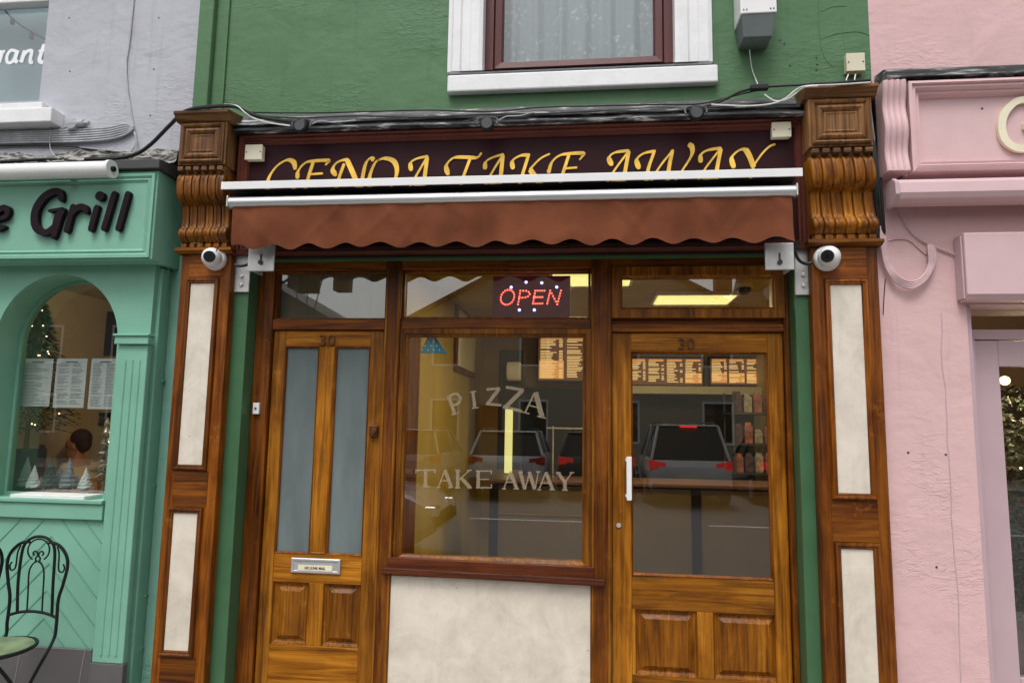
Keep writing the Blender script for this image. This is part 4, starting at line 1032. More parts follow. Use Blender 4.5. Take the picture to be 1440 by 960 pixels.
for k in range(4):
    a = k * 3.0
    multi.append([(1238 + k * 2, 318 - k * 3, .015), (1240 + a * .7, 350, .012), (1247 + a * .6, 378 - a * .5, .01), (1262 + a * .3, 398 - a * .9, .01 - k * .003), (1283, 405 - a, .008), (1303 - a * .4, 392 - a * .6, .01), (1314 - a * .8, 370, .012), (1315 - a, 352, .015), (1309 - a * .4, 344, .018)])
cable('cable_coil', None, .0055, 'cable_pink', 'pink painted coil of cables looping on the pink wall', 0, multi=multi)
cable('cable', [(1262, 290, .03), (1276, 318, .03), (1288, 332, .03), (1310, 345, .03), (1352, 361, .03)], .0045, 'cable_pink', 'pink painted wire running from the cassette to the shutter box', 0)
cable('cable', [(1250, 338, .035), (1265, 336, .035), (1280, 339, .035), (1300, 356, .035), (1310, 358, .035)], .003, 'cable_pink', 'thin pink painted wire crossing above the cable coil', 0)
cable('cable', [(1245, 392, .035), (1243, 420, .035), (1242, 442, .035)], .002, 'cable_black', 'short thin dark wire hanging on the pink wall', 0)
# grey wall cables
multi = []
for k in range(6):
    y = 200 - k * 3.0
    multi.append([(-30, y + 2, .03), (60, y, .028), (110, y - 1 - k * .3, .026), (150, y - 4 - k * .2, .026), (175, y - 10, .028), (188, 181 - k * .4, .03)])
cable('cable_bundle', None, .0062, 'cable_grey', 'grey painted bundle of cables along the grey wall', 0, multi=multi)
cable('cable', [(191, -30, .04), (186, 20, .04), (182, 60, .04), (178, 88, .04), (179, 120, .04), (184, 155, .04), (188, 178, .04), (191, 200, .03), (184, 214, .03)], .0045, 'cable_grey', 'thin grey cable running down the grey wall', 0)
cable('cable', [(-30, 206, .03), (40, 204, .03), (100, 206, .03), (140, 212, .03), (185, 215, .03)], .006, 'cable_black', 'black cable below the grey bundle', 0)
cable('cable', [(-30, 229, .02), (30, 226, .0), (70, 224, .0), (110, 227, .0), (150, 224, .0)], .009, 'cable_black', 'black cable lying on the mint shopfront top', 0)
cable('cable', [(70, 186, .03), (90, 180, .03), (100, 176, .03)], .006, 'cable_grey', 'short grey cable entering the round joint', 0)
cable('cable', None, .0028, 'cable_grey', 'thin grey cable tails tangled below the grey bundle', 0, multi=[[(70, 195, .02), (71, 210, .015), (78, 220, .01), (90, 226, -.01)], [(112, 207, .02), (130, 209, .01), (150, 211, .01), (172, 214, .015), (181, 220, .01)], [(188, 186, .02), (192, 200, .01), (188, 212, .0), (182, 224, -.01)], [(200, 205, .02), (206, 214, .0), (215, 222, -.02), (230, 224, -.03), (240, 214, -.02), (232, 205, .01)], [(72, 152, .03), (75, 165, .03), (72, 180, .03), (70, 196, .02)]])
X, Z = W(105, 175, .02)
m = MB(); m.cyl((X - .03, .02, Z), (X + .06, .02, Z + .005), .022, n=14); m.cyl((X - .01, .0, Z), (X - .01, .05, Z), .035, n=16); m.cyl((X + .06, .02, Z + .005), (X + .09, .02, Z + .005), .013, n=12)
tag(link('cable_joint', m, 'cable_grey', smooth=True, bevel=.002), 'grey round cable joint on the grey wall', 'cable joint')
m = MB()
for x, y in ((98, 26), (224, 26), (217, 98), (212, 163), (99, 101), (272, 141)):
    X, Z = W(x, y, YW); m.cyl((X, .045, Z), (X, .06, Z), .005, n=8)
HOLES = m
# broken plaster ledge above the mint shopfront
plain('broken_plaster', (.36, .35, .33), .9, var=.45, vscale=14, bmp=.9, bscale=35, spec=.1)
# mint downpipe
cp = [(238, 362), (232, 420), (226, 480), (221, 540), (213, 640), (205, 740), (196, 840), (189, 960), (186, 1010)]
x_a = W(238, 362, .09)[0]; x_b = W(190, 930, .09)[0]
t = thing('conduit', 'thin mint painted pipe with clips between mint and oak shopfronts', 'pipe', (x_b, .09, 0))
m = MB(); xx = [(W(x, y, .09)[0], .09, W(x, y, .09)[1]) for x, y in cp]; m.tube(xx + [(xx[-1][0], .09, 0)], .013, 10); link('pipe', m, 'mint_deep', t, smooth=True)
for x, y in ((221, 535), (208, 683), (196, 838), (190, 912)):
    X, Z = W(x, y, .09); m = MB(); m.cyl((X, .09, Z - .01), (X, .09, Z + .01), .019, n=14); m.box(X - .03, X + .03, .095, .125, Z - .008, Z + .008); link('clip', m, 'mint_deep', t, bevel=.002)

# ================================================================ MINT RESTAURANT
G = thing('restaurant_building', 'grey rendered building with mint green arched shopfront', 'building', (-3.6, .3, 0))
gx0 = -8.5; gx1 = xL0 - .001
# window opening in upper wall
ux1 = W(62, 80, YW)[0]; uz0 = W(30, 143, YW)[1]; ux0 = ux1 - 1.0
zg = W(100, 226, YW)[1]
m = MB(); m.box(ux1, gx1, YW - .004, .4, zg, TOP + .3); m.box(gx0, ux0, YW - .004, .4, zg, TOP + .3); m.box(ux0, ux1, YW - .004, .4, zg, uz0); m.box(ux0, ux1, YW - .004, .4, 5.0, TOP + .3)
link('wall', m, 'grey_wall', G)
link('screw_hole', HOLES, 'dark_grey', G)
m = MB(); m.mould((ux0, ux1, uz0, 5.0), [(0, YW + .2), (0, YW + .05), (.012, YW + .05), (.02, YW + .06), (.02, YW + .2)]); wn = link('window', m, 'white_paint', G)
m = MB(); zr = W(30, 4, YW + .05)[1]; m.box(ux0, ux1, YW + .045, YW + .12, zr, zr + .05); link('window_bar', m, 'white_paint', wn, bevel=.006)
m = MB(); m.box(ux0 + .015, ux1 - .015, YW + .1, YW + .106, uz0 + .01, 4.98); link('pane', m, 'glass_upper', wn)
m = MB(); m.box(ux0, ux1, YW + .2, YW + .21, uz0, 5.0); plain('blind', (.34, .42, .43), .7, var=.05); link('blind', m, 'blind', wn)
q = rect(-60, 74, 150, 168, YW - .09); m = MB(); m.box(q[0], q[1], YW - .1, YW + .06, W(30, 172, YW - .1)[1], W(30, 152, YW - .1)[1]); m.box(q[0], q[1] - .09, YW - .07, YW + .06, W(30, 152, YW - .1)[1] + .001, W(30, 143, YW - .1)[1] + .01); link('sill', m, 'white_paint', wn, bevel=.006)
m = MB(); m.tube([(W(-5, 2, YW + .13)[0], YW + .13, W(-5, 2, YW + .13)[1]), (W(25, 33, YW + .13)[0], YW + .13, W(25, 33, YW + .13)[1]), (W(64, 56, YW + .13)[0], YW + .13, W(64, 56, YW + .13)[1])], .005, 6)
for x, y in ((18, 27), (45, 47)): X, Z = W(x, y, YW + .13); m.cyl((X, YW + .13, Z), (X, YW + .13, Z - .035), .012, n=8)
link('string_lights', m, 'dark_grey', wn)
m = MB(); k_ = [0]
def gs(pts, wd, Y=YW + .098, ox=0, oy=0, sc=4, th=.001, smooth=True):
    k_[0] += 1; m.ribbon([W(ox + x / sc, oy + y / sc, Y) for x, y in pts], wd * 1.45, Y - .0003 * (k_[0] % 5), th, smooth=smooth)
gs([(12, 285), (-8, 352)], .022); gs([(2, 320), (14, 292), (28, 292)], .012)
gs([(92, 290), (62, 285), (40, 315), (42, 350), (68, 350), (92, 310)], .014); gs([(100, 285), (85, 335), (100, 352)], .018)
gs([(140, 285), (118, 352)], .018); gs([(125, 325), (150, 292), (178, 288), (172, 325), (170, 350), (185, 350)], .015)
gs([(250, 250), (222, 335), (240, 350), (262, 340)], .018); gs([(218, 287), (268, 284)], .009)
link('lettering', m, 'paper', wn)
x0_, x1_ = -5.0, px(250, 220, .03); zl_, zh_ = W(120, 228, .03)[1], W(120, 204, .03)[1]; Nx, Nz = 150, 14; vs = []
for j in range(Nz + 1):
    for i in range(Nx + 1):
        x = x0_ + (x1_ - x0_) * i / Nx; u = j / Nz
        d = .05 * (1 - u) ** .7 * (.6 + noise.noise((x * 5, u * 2, 2))) + .02 * noise.noise((x * 17, u * 6, 4)) + .012 * noise.noise((x * 45, u * 14, 9))
        vs.append((x, YW - .012 - max(0, d) * (1 if j < Nz else 0) + (.014 if j == Nz else 0), zl_ - .03 + (zh_ + .03 * noise.noise((x * 4, 0, 0)) - zl_) * u))
m = MB(); m.add(vs, [(j * (Nx + 1) + i, j * (Nx + 1) + i + 1, (j + 1) * (Nx + 1) + i + 1, (j + 1) * (Nx + 1) + i) for j in range(Nz) for i in range(Nx)]); link('plaster_ledge', m, 'broken_plaster', G)
# shopfront: flashing, sign box
YFa = -.12
sx1 = px(218, 305, YFa); szt = W(110, 242, YFa)[1]; szb = W(110, 366, YFa)[1]
m = MB(); m.runx([(YFa - .03, szt), (YFa - .03, szt + .05), (YW + .1, szt + .085), (YW + .1, szt)], gx0, sx1 + .02)
link('roof_flashing', m, 'dark_grey', G, bevel=.003)
m = MB(); m.box(gx0, sx1, YFa, YW + .1, szb, szt - .001); sb = link('sign_box', m, 'mint', G, bevel=.004)
q = (gx0 + 1, sx1 - .01, szb + .01, szt - .02)
m = MB(); m.mould(q, [(0, YFa), (0, YFa - .014), (.016, YFa - .014), (.026, YFa - .004), (.036, YFa - .01), (.046, YFa - .002), (.05, YFa - .0005)]); link('sign_moulding', m, 'mint', sb)
m = MB(); k_[0] = 0
def bl(pts, wd=.036, smooth=True):
    k_[0] += 1; Y = YFa - .03
    P = [W(x / 4, 220 + y / 4, Y) for x, y in pts]
    m.ribbon(P, lambda d, t: wd * (.8 + .4 * math.sin(math.pi * t)), Y - .0004 * (k_[0] % 4), .026, smooth=smooth)
    for p in (P[0], P[-1]): m.cyl((p[0], Y + .0006, p[1]), (p[0], Y + .025, p[1]), wd * .38, n=12)
bl([(342, 240), (335, 202), (300, 197), (245, 228), (200, 295), (192, 370), (215, 415), (262, 425), (305, 390)]); bl([(350, 300), (325, 345), (298, 450)], .038); bl([(275, 305), (350, 293)], .02)
bl([(408, 280), (372, 415)], .038); bl([(395, 330), (430, 290), (470, 285), (483, 312)], .03)
bl([(542, 285), (508, 408)], .038); bl([(641, 208), (582, 405)], .038); bl([(717, 208), (662, 405)], .038)
X, Z = W(560 / 4, 220 + 222 / 4, YFa - .03); m.cyl((X, YFa - .031, Z), (X, YFa - .004, Z), .026, n=18)
bl([(-10, 352), (30, 335), (40, 300), (15, 288), (-20, 315), (-38, 370), (-20, 405), (18, 395)], .028)
link('lettering', m, 'letter_black', sb)
# arch wall
YM = 0.0
cx, cz_ = W(78, 480, YM); ra = W(165, 480, YM)[0] - cx
az = W(85, 386, YM)[1] - cz_
zsill = W(75, 703, YM)[1]; mx1 = W(217, 430, YM)[0] - .01
def arch(Y0, cx, cz, rx, rz, zb, n=40):
    return [(cx - rx, zb)] + [(cx - rx * math.cos(math.pi * i / n), cz + rz * math.sin(math.pi * i / n)) for i in range(n + 1)] + [(cx + rx, zb)]
def holewall(mb, x0, x1, z0, z1, hole, y0, y1):
    """wall with an arched opening: strips above the opening points"""
    h = hole; n = len(h)
    mb.box(x0, h[0][0], y0, y1, z0, z1); mb.box(h[-1][0], x1, y0, y1, z0, z1)
    for i in range(1, n - 2):
        a, b = h[i], h[i + 1]
        mb.add([(a[0], y0, a[1]), (b[0], y0, b[1]), (b[0], y0, z1), (a[0], y0, z1), (a[0], y1, a[1]), (b[0], y1, b[1]), (b[0], y1, z1), (a[0], y1, z1)],
               [(0, 1, 2, 3), (4, 7, 6, 5), (0, 4, 5, 1), (3, 2, 6, 7)])
    if z0 < h[0][1]: mb.box(h[0][0], h[-1][0], y0, y1, z0, h[0][1])
m = MB(); YI = .20
hole = arch(0, cx, cz_, ra, az, zsill)
holewall(m, -5.2, mx1, .0, szb - .001, hole, YM, YI + .02); aw = link('arch_wall', m, 'mint', G)
m = MB(); m.box(gx0, -5.201, YM, YI, 0, szb - .001); link('arch_wall', m, 'mint', G)
# inner frame ring of arch glass
rg = ra - .018; m = MB(); o1 = arch(0, cx, cz_, ra - .001, az - .001, zsill + .001); o2 = arch(0, cx, cz_, rg, az - .018, zsill + .02)
n = len(o1)
vs = [(x, YI - .04, z) for x, z in o1] + [(x, YI - .04, z) for x, z in o2] + [(x, YI - .01, z) for x, z in o1] + [(x, YI - .01, z) for x, z in o2]
m.add(vs, [(i, (i + 1) % n, n + (i + 1) % n, n + i) for i in range(n)] + [(n + i, n + (i + 1) % n, 3 * n + (i + 1) % n, 3 * n + i) for i in range(n)] + [(2 * n + i, 3 * n + i, 3 * n + (i + 1) % n, 2 * n + (i + 1) % n) for i in range(n)])
af = link('window', m, 'mint', G)
m = MB(); m.prism(o2, YI - .028, YI - .022); link('pane', m, 'glass', af)
m = MB(); m.box(px(20, 697, YM + .06), px(124, 698, YM + .06), YM + .03, YI - .03, zsill + .001, zsill + .022); link('sill_board', m, 'white_paint', af, bevel=.003)
# frieze strip, herringbone panel, plinth
xpr = px(141, 800, YM)                     # left side of right pilaster
zfr1 = zsill - .002; zfr0 = W(70, 728, YM)[1]
m = MB(); m.box(-5.1, xpr, YM - .022, YM - .001, zfr0, zfr1 - .01); m.box(-5.1, xpr, YM - .034, YM - .001, zfr1 - .009, zfr1 + .012); link('frieze_rail', m, 'mint', G, bevel=.004)
zpl = W(60, 908, YM)[1]
m = MB(); xc = px(70, 780, YM)
def clip_line(x0, z0, x1, z1, xa, xb, za, zb):
    t0, t1 = 0, 1; dx, dz = x1 - x0, z1 - z0
    for p, q in ((-dx, x0 - xa), (dx, xb - x0), (-dz, z0 - za), (dz, zb - z0)):
        if p == 0:
            if q < 0: return None
        else:
            t = q / p
            if p < 0: t0 = max(t0, t)
            else: t1 = min(t1, t)
    return None if t0 >= t1 else (x0 + t0 * dx, z0 + t0 * dz, x0 + t1 * dx, z0 + t1 * dz)
for k in range(-14, 16):
    for s in (1, -1):
        zz = zpl + k * .14; xa, xb = (xc, xpr - .004) if s > 0 else (-5.0, xc)
        L_ = clip_line(xc, zz, xc + s * 3.0, zz - 3.0 * 1.05, xa, xb, zpl + .002, zfr0 - .003)
        if L_: m.ribbon([(L_[0], L_[1]), (L_[2], L_[3])], .006, YM - .003, .0025, smooth=False)
link('board_groove', m, 'mint_deep', G)
m = MB(); m.box(-5.1, xpr + .003, YM - .014, YM + .02, 0, zpl); link('plinth', m, 'plinth_tile', G)
m = MB()
for X in (px(22, 940, YM), px(112, 940, YM), px(-65, 940, YM)): m.prism([(X - .003, 0), (X + .003, 0), (X + .035, zpl), (X + .029, zpl)], YM - .016, YM - .0142)
m.box(-5.1, xpr, YM - .0165, YM - .0142, zpl - .004, zpl + .002)
link('tile_joint', m, 'grout', G)
# pilaster right of the arch
def mint_pil(x0, x1):
    zp1 = W(180, 484, YM - .04)[1]
    zp2 = W(140, 932, YM - .04)[1]
    m = MB(); m.box(x0, x1, YM - .035, YM - .001, zp2, zp1)
    pl = link('pilaster', m, 'mint', G, bevel=.005)
    k = MB(); nfl = 3; wdt = x1 - x0
    for i in range(nfl):
        c = x0 + wdt * (.28 + .24 * i); k.cyl((c, YM - .034, zp2 + .04), (c, YM - .034, zp1 - .1), .008, n=10)
        k.prism([(c - .007, zp1 - .085), (c + .007, zp1 - .085), (c, zp1 - .105)], YM - .038, YM - .0352)
    link('flute', k, 'mint', pl, smooth=True)
    k = MB(); k.box(x0 - .012, x1 + .012, YM - .055, YM - .001, zp1 + .0, zp1 + .042); k.box(x0 - .018, x1 + .018, YM - .064, YM - .001, zp1 + .043, zp1 + .056); link('capital', k, 'mint', pl, bevel=.004)
    k = MB(); k.box(x0 - .006, x1 + .006, YM - .04, YM - .0015, 0, zp2 - .001); link('base', k, 'plinth_tile', pl, bevel=.003)
x0p, x1p = px(161, 550, YM - .035), px(203, 550, YM - .035)
mint_pil(x0p, x1p); mint_pil(cx - ra - (x1p - x0p) - .002, cx - ra - .002)
# wall strip next to the oak pilaster
m = MB(); m.box(mx1 - .02, W(253, 400, 0)[0] + .02, .125, .3, 0, 3.1); link('side_wall', m, 'mint_wall', G)
m = MB(); m.box(mx1 - .035, mx1 + .02, .035, .124, 0, szb - .01); link('side_strip', m, 'mint', G, bevel=.006)
# interior shell
JX0, JX1, JY1, JZ = -5.2, -2.45, 3.4, 2.75
m = MB(); m.box(JX0, JX1, JY1, JY1 + .1, 0, JZ); m.box(JX0 - .1, JX0, YI + .02, JY1, 0, JZ); m.box(JX1, JX1 + .05, YI + .1, JY1, 0, JZ); link('inner_wall', m, 'interior_beige', G)
m = MB(); m.box(JX0, JX1, .22, JY1, -.01, .02); link('inner_floor', m, 'floor_tile', G)
m = MB(); m.box(gx0, JX1 + .06, .2, 5, JZ, JZ + .1); m.box(gx0, JX1 + .06, 5, 5.1, 0, 6.6); m.box(gx0, xL0, .4, 5, 6.5, 6.6); m.box(gx0 - .1, gx0, 0, 5, 0, 6.6); m.box(JX1 + .051, JX1 + .1, .3, 5, 0, JZ); link('rear_wall', m, 'interior_beige', G)
m = MB(); q = rect(62, 185, 438, 500, JY1 - .04); m.box(q[0], JX1 - .01, JY1 - .04, JY1 - .002, q[2], q[3]); q = rect(74, 88, 505, 640, JY1 - .06); m.box(q[0], q[1], JY1 - .06, JY1 - .041, .02, 2.3); link('dark_wall_panel', m, 'interior_navy', G)
lt_ = bpy.data.lights.new('room_lamp', 'POINT'); lt_.energy = 34; lt_.color = (1, .8, .55); lt_.shadow_soft_size = .12
lo = bpy.data.objects.new('room_lamp', lt_); C.objects.link(lo); lo.location = (-3.4, 1.7, 2.4)
m = MB(); m.ball((-3.4, 1.7, 2.4), .1, n=16, m=8); m.cyl((-3.4, 1.7, 2.49), (-3.4, 1.7, 2.745), .006)
# (lamp globe hangs just off the bulb so that the bulb is not inside it)
lo.location = (-3.4, 1.55, 2.3)
tag(link('pendant_lamp', m, 'fairy', smooth=True), 'round glowing pendant lamp inside the restaurant', 'lamp')

# things in the arch window
YS = YI + .03
for (l, r_, tp, bt, nm) in ((30, 72, 504, 571, 'plain list menu sheet, leftmost in the arched window'), (77, 120, 504, 573, 'dense two column menu sheet, middle one in the arched window'), (126, 167, 504, 575, 'menu sheet with pictures, rightmost in the arched window')):
    q = rect(l, r_, tp, bt, YS); t = thing('menu_sheet', nm, 'menu', ((q[0] + q[1]) / 2, YS, q[2]), 'menu sheets taped in the arched window')
    m = MB(); m.box(q[0], q[1], YS, YS + .002, q[2], q[3]); link('sheet', m, 'paper', t)
    rnd = random.Random(l); m = MB(); w_ = q[1] - q[0]; z = q[3] - .02
    m.box(q[0] + w_ * .3, q[0] + w_ * .7, YS - .0012, YS - .0004, z - .003, z + .003)
    nc = 1 if l == 30 else 2
    while z > q[2] + .02:
        z -= .0085
        for c in range(nc):
            a = q[0] + w_ * (.08 + c * .46); m.box(a, a + w_ * (rnd.uniform(.35, .8) if nc == 1 else rnd.uniform(.2, .4)), YS - .0012, YS - .0004, z - .0011, z + .0011)
        if rnd.random() < .15: z -= .008
    link('print', m, 'ink', t)
def cone_tree(px_, ybase, ytop, Y, mt, label, wpx):
    X, z0 = W(px_, ybase, Y); z1 = W(px_, ytop, Y)[1]; r = (W(px_ + wpx / 2, ybase, Y)[0] - X); z0 = max(z0, zsill + .023) if True else z0; h = z1 - z0
    t = thing('ornamental_tree', label, 'ornament', (X, Y, z0), 'small cone trees on the window sill')
    m = MB(); rnd = random.Random(int(px_ * 7)); n, k = 18, 14; vs = []
    for j in range(k + 1):
        f = j / k
        for i in range(n):
            a = 2 * math.pi * i / n; rr = r * (1 - f) * (1 + .16 * rnd.uniform(-1, 1)) * (1.06 if j % 2 else .92) + .002
            vs.append((X + rr * math.cos(a), Y + rr * math.sin(a), z0 + .012 + (h - .012) * f))
    m.add(vs, [(j * n + i, j * n + (i + 1) % n, (j + 1) * n + (i + 1) % n, (j + 1) * n + i) for j in range(k) for i in range(n)] + [tuple(range(n)), tuple(k * n + i for i in range(n))]); link('cone', m, mt, t)
    m = MB(); m.cyl((X, Y, z0), (X, Y, z0 + .02), r * .5, n=12); link('foot', m, 'oak_v', t)
for a in ((34, 697, 642, .34, 'frosted_tree_grey', 'tall grey cone tree, leftmost on the sill', 19), (45, 697, 654, .27, 'frosted_tree_white', 'white frosted cone tree next to the leftmost grey one', 17), (55, 697, 670, .36, 'frosted_tree_grey', 'smallest grey cone tree behind the white one', 11), (68, 697, 642, .30, 'frosted_tree_green', 'dark green cone tree in the middle of the sill', 20),
          (82, 697, 655, .37, 'frosted_tree_grey', 'narrow grey cone tree right of the dark green one', 16), (94, 697, 643, .33, 'frosted_tree_grey', 'tall blue grey cone tree right of the middle', 20), (106, 697, 668, .38, 'frosted_tree_grey', 'short grey cone tree behind the rightmost white one', 14), (118, 699, 657, .27, 'frosted_tree_white', 'white frosted cone tree, rightmost of the row', 18)): cone_tree(*a)
# silver tiered tree
X, z0 = W(143, 690, .45); z0 = zsill + .02
t = thing('silver_tree', 'silver tiered tabletop tree at the right edge of the arched window', 'ornament', (X, .5, z0 - .2))
m = MB()
for i in range(7):
    zz = W(143, 672 - i * 13, .45)[1]; rr = .085 - i * .011
    m.lathe((X, .45, zz), [(rr * .2, .01), (rr, -.006), (rr * .95, -.014), (rr * .15, .03)], 14)
m.cyl((X, .45, z0 - .1), (X, .45, W(143, 588, .45)[1]), .006); m.cyl((X, .45, z0 - .2), (X, .45, z0 - .1), .05, n=16)
link('tiers', m, 'chrome', t, smooth=True)
# Christmas tree with lights inside, seen through the upper arch
X, Z = W(52, 475, 2.2)
t = thing('christmas_tree', 'dark Christmas tree with warm lights inside the restaurant', 'tree', (X, 2.2, .02))
m = MB(); rnd = random.Random(11); Htop = W(52, 425, 2.2)[1]
for i in range(4200):
    f = rnd.random() ** .8; z = 1.35 + (Htop - 1.35) * f; rr = (.42 * (1 - f) + .03) * rnd.uniform(.35, 1); a = rnd.uniform(0, 6.283)
    p = Vector((X + rr * math.cos(a), 2.2 + rr * math.sin(a), z)); d = Vector((math.cos(a), math.sin(a), -.3)).normalized() * .05; s_ = Vector((-math.sin(a), math.cos(a), rnd.uniform(-.5, .5))) * .012
    m.add([p - s_, p + s_, p + d], [(0, 1, 2)])
link('foliage', m, 'leaf', t)
m = MB(); m.cyl((X, 2.2, 1.15), (X, 2.2, Htop - .05), .02, .006); link('trunk', m, 'oak_v', t)
m = MB(); m.cyl((X, 2.2, .02), (X, 2.2, 1.2), .14, .16, n=20); link('stand', m, 'interior_navy', t)
m = MB()
for i in range(34):
    f = rnd.random(); z = 1.4 + (Htop - 1.4) * f; rr = .4 * (1 - f) + .03; a = rnd.uniform(3.3, 6.1); m.ball((X + rr * math.cos(a), 2.2 + rr * math.sin(a), z), .007, n=6, m=4)
link('lights', m, 'fairy', t)
# framed pictures on the back wall
def wpic(l, r_, tp, bt, mt, label, fm='cream_plastic'):
    Y = JY1 - .03; q = rect(l, r_, tp, bt, Y); t = thing('picture', label, 'picture', ((q[0] + q[1]) / 2, Y, q[2]), 'framed pictures in the restaurant')
    m = MB(); m.mould(q, [(0, Y + .025), (0, Y), (.03, Y), (.035, Y + .01)]); link('frame', m, fm, t)
    m = MB(); m.box(q[0] + .03, q[1] - .03, Y + .01, Y + .016, q[2] + .03, q[3] - .03); link('art', m, mt, t)
wpic(98, 125, 578, 603, 'picture_art', 'cream framed picture right above the seated diner'); wpic(132, 157, 580, 598, 'car_dark', 'dark picture right of the cream framed one', 'interior_black'); wpic(111, 138, 477, 503, 'picture_art', 'brown framed picture above the menu sheets', 'oak_v')
# bench back
Y = 2.6; q = rect(18, 55, 624, 665, Y); m = MB(); m.box(q[0] - .5, q[1], Y, Y + .08, .5, q[3]); m.box(q[0] - .5, q[1], Y - .4, Y + .08, .42, .499); m.box(q[0] - .5, q[1], Y - .36, Y + .04, .02, .419)
tag(link('bench', m, 'maroon_trim', bevel=.02), 'dark red bench inside the restaurant', 'bench')
m = MB(); q = rect(120, 160, 672, 700, 1.0)
m.box(-5.0, -4.5, 2.4, 3.1, .72, .75); m.cyl((-4.75, 2.75, .03), (-4.75, 2.75, .72), .03); m.cyl((-4.75, 2.75, .02), (-4.75, 2.75, .04), .2, n=20)
tag(link('table', m, 'oak_dark_h', bevel=.004), 'small dark restaurant table in front of the diner', 'table')

# person seated inside, seen in profile from behind the glass
def person():
    Y = 2.75; X, Zh = W(106, 622, Y)
    t = thing('person', 'dark haired person in cream jumper seated at a restaurant table', 'person', (X, Y, .02))
    # body: joints (x forward = towards -X)
    base = Vector((X + .06, Y, 0))
    J = {'pel': (0.05, 0, .50, .15), 'bel': (.05, 0, .66, .145), 'che': (0.0, 0, Zh - .36, .16), 'neck': (-.03, 0, Zh - .17, .055), 'jaw': (-.055, 0, Zh - .09, .062), 'head': (-.05, 0, Zh - .01, .088), 'crown': (-.03, 0, Zh + .06, .06), 'nose': (-.155, 0, Zh - .04, .014), 'chin': (-.11, 0, Zh - .1, .03),
         'shR': (0, -.17, Zh - .25, .065), 'elR': (-.12, -.2, Zh - .48, .045), 'haR': (-.36, -.12, Zh - .47, .032), 'fiR': (-.45, -.1, Zh - .47, .02),
         'shL': (0, .17, Zh - .25, .065), 'elL': (-.12, .2, Zh - .48, .045), 'haL': (-.36, .12, Zh - .47, .032), 'fiL': (-.45, .1, Zh - .47, .02),
         'hiR': (-.05, -.1, .48, .09), 'knR': (-.45, -.11, .5, .065), 'anR': (-.42, -.11, .1, .045), 'toR': (-.56, -.11, .07, .035),
         'hiL': (-.05, .1, .48, .09), 'knL': (-.45, .11, .5, .065), 'anL': (-.42, .11, .1, .045), 'toL': (-.56, .11, .07, .035)}
    E_ = [('pel', 'bel'), ('bel', 'che'), ('che', 'neck'), ('neck', 'jaw'), ('jaw', 'head'), ('head', 'crown'), ('head', 'nose'), ('jaw', 'chin')]
    for s in 'RL': E_ += [('che', 'sh' + s), ('sh' + s, 'el' + s), ('el' + s, 'ha' + s), ('ha' + s, 'fi' + s), ('pel', 'hi' + s), ('hi' + s, 'kn' + s), ('kn' + s, 'an' + s), ('an' + s, 'to' + s)]
    def skin(name, keys, edges, mat, grow=0, root=None):
        me = bpy.data.meshes.new(name); idx = {k: i for i, k in enumerate(keys)}
        me.from_pydata([tuple(base + Vector(J[k][:3]) - ORG[t]) for k in keys], [(idx[a], idx[b]) for a, b in edges], [])
        o = bpy.data.objects.new(name, me); C.objects.link(o); o.parent = t; me.materials.append(MATS[mat])
        md = o.modifiers.new('skin', 'SKIN')
        md.use_smooth_shade = True
        if not me.skin_vertices:
            raise RuntimeError('no skin layer')
        for k, i in idx.items():
            r = J[k][3] + grow; me.skin_vertices[0].data[i].radius = (r, r)
        me.skin_vertices[0].data[idx[root or keys[0]]].use_root = True
        sb_ = o.modifiers.new('sub', 'SUBSURF'); sb_.levels = 2; sb_.render_levels = 2
        ORG[o] = ORG[t]; return o
    skin('body', list(J), E_, 'skin')
    tk = ['pel', 'bel', 'che', 'shR', 'elR', 'haR', 'shL', 'elL', 'haL']
    te = [('pel', 'bel'), ('bel', 'che'), ('che', 'shR'), ('shR', 'elR'), ('elR', 'haR'), ('che', 'shL'), ('shL', 'elL'), ('elL', 'haL')]
    try: skin('jumper', tk, te, 'wool', .02)
    except Exception as e: print('jumper', e)
    lk = ['pel', 'hiR', 'knR', 'anR', 'hiL', 'knL', 'anL']
    skin('trousers', lk, [('pel', 'hiR'), ('hiR', 'knR'), ('knR', 'anR'), ('pel', 'hiL'), ('hiL', 'knL'), ('knL', 'anL')], 'interior_navy', .018)
    h = base + Vector((-.03, 0, Zh + .02)); m = MB(); n, k = 20, 12; vs = []
    m.ball((h.x + .03, h.y, h.z + .02), .098, sy=.9, sz=.98, n=20, m=12, lo=-20, hi=90); m.ball((h.x + .055, h.y, h.z - .03), .075, sy=1, sz=1.1, n=16, m=10)
    link('hair', m, 'hair', t, smooth=True)
    m = MB()
    c = base + Vector((.1, 0, 0)); m.box(c.x - .2, c.x + .2, c.y - .2, c.y + .2, .38, .42); m.box(c.x + .17, c.x + .2, c.y - .2, c.y + .2, .42, .8)
    for sx_ in (-.18, .16):
        for sy_ in (-.18, .16): m.box(c.x + sx_, c.x + sx_ + .03, c.y + sy_, c.y + sy_ + .03, .02, .38)
    tag(link('dining_chair', m, 'oak_dark_v', bevel=.004), 'plain dark wooden chair under the seated diner', 'chair')
person()

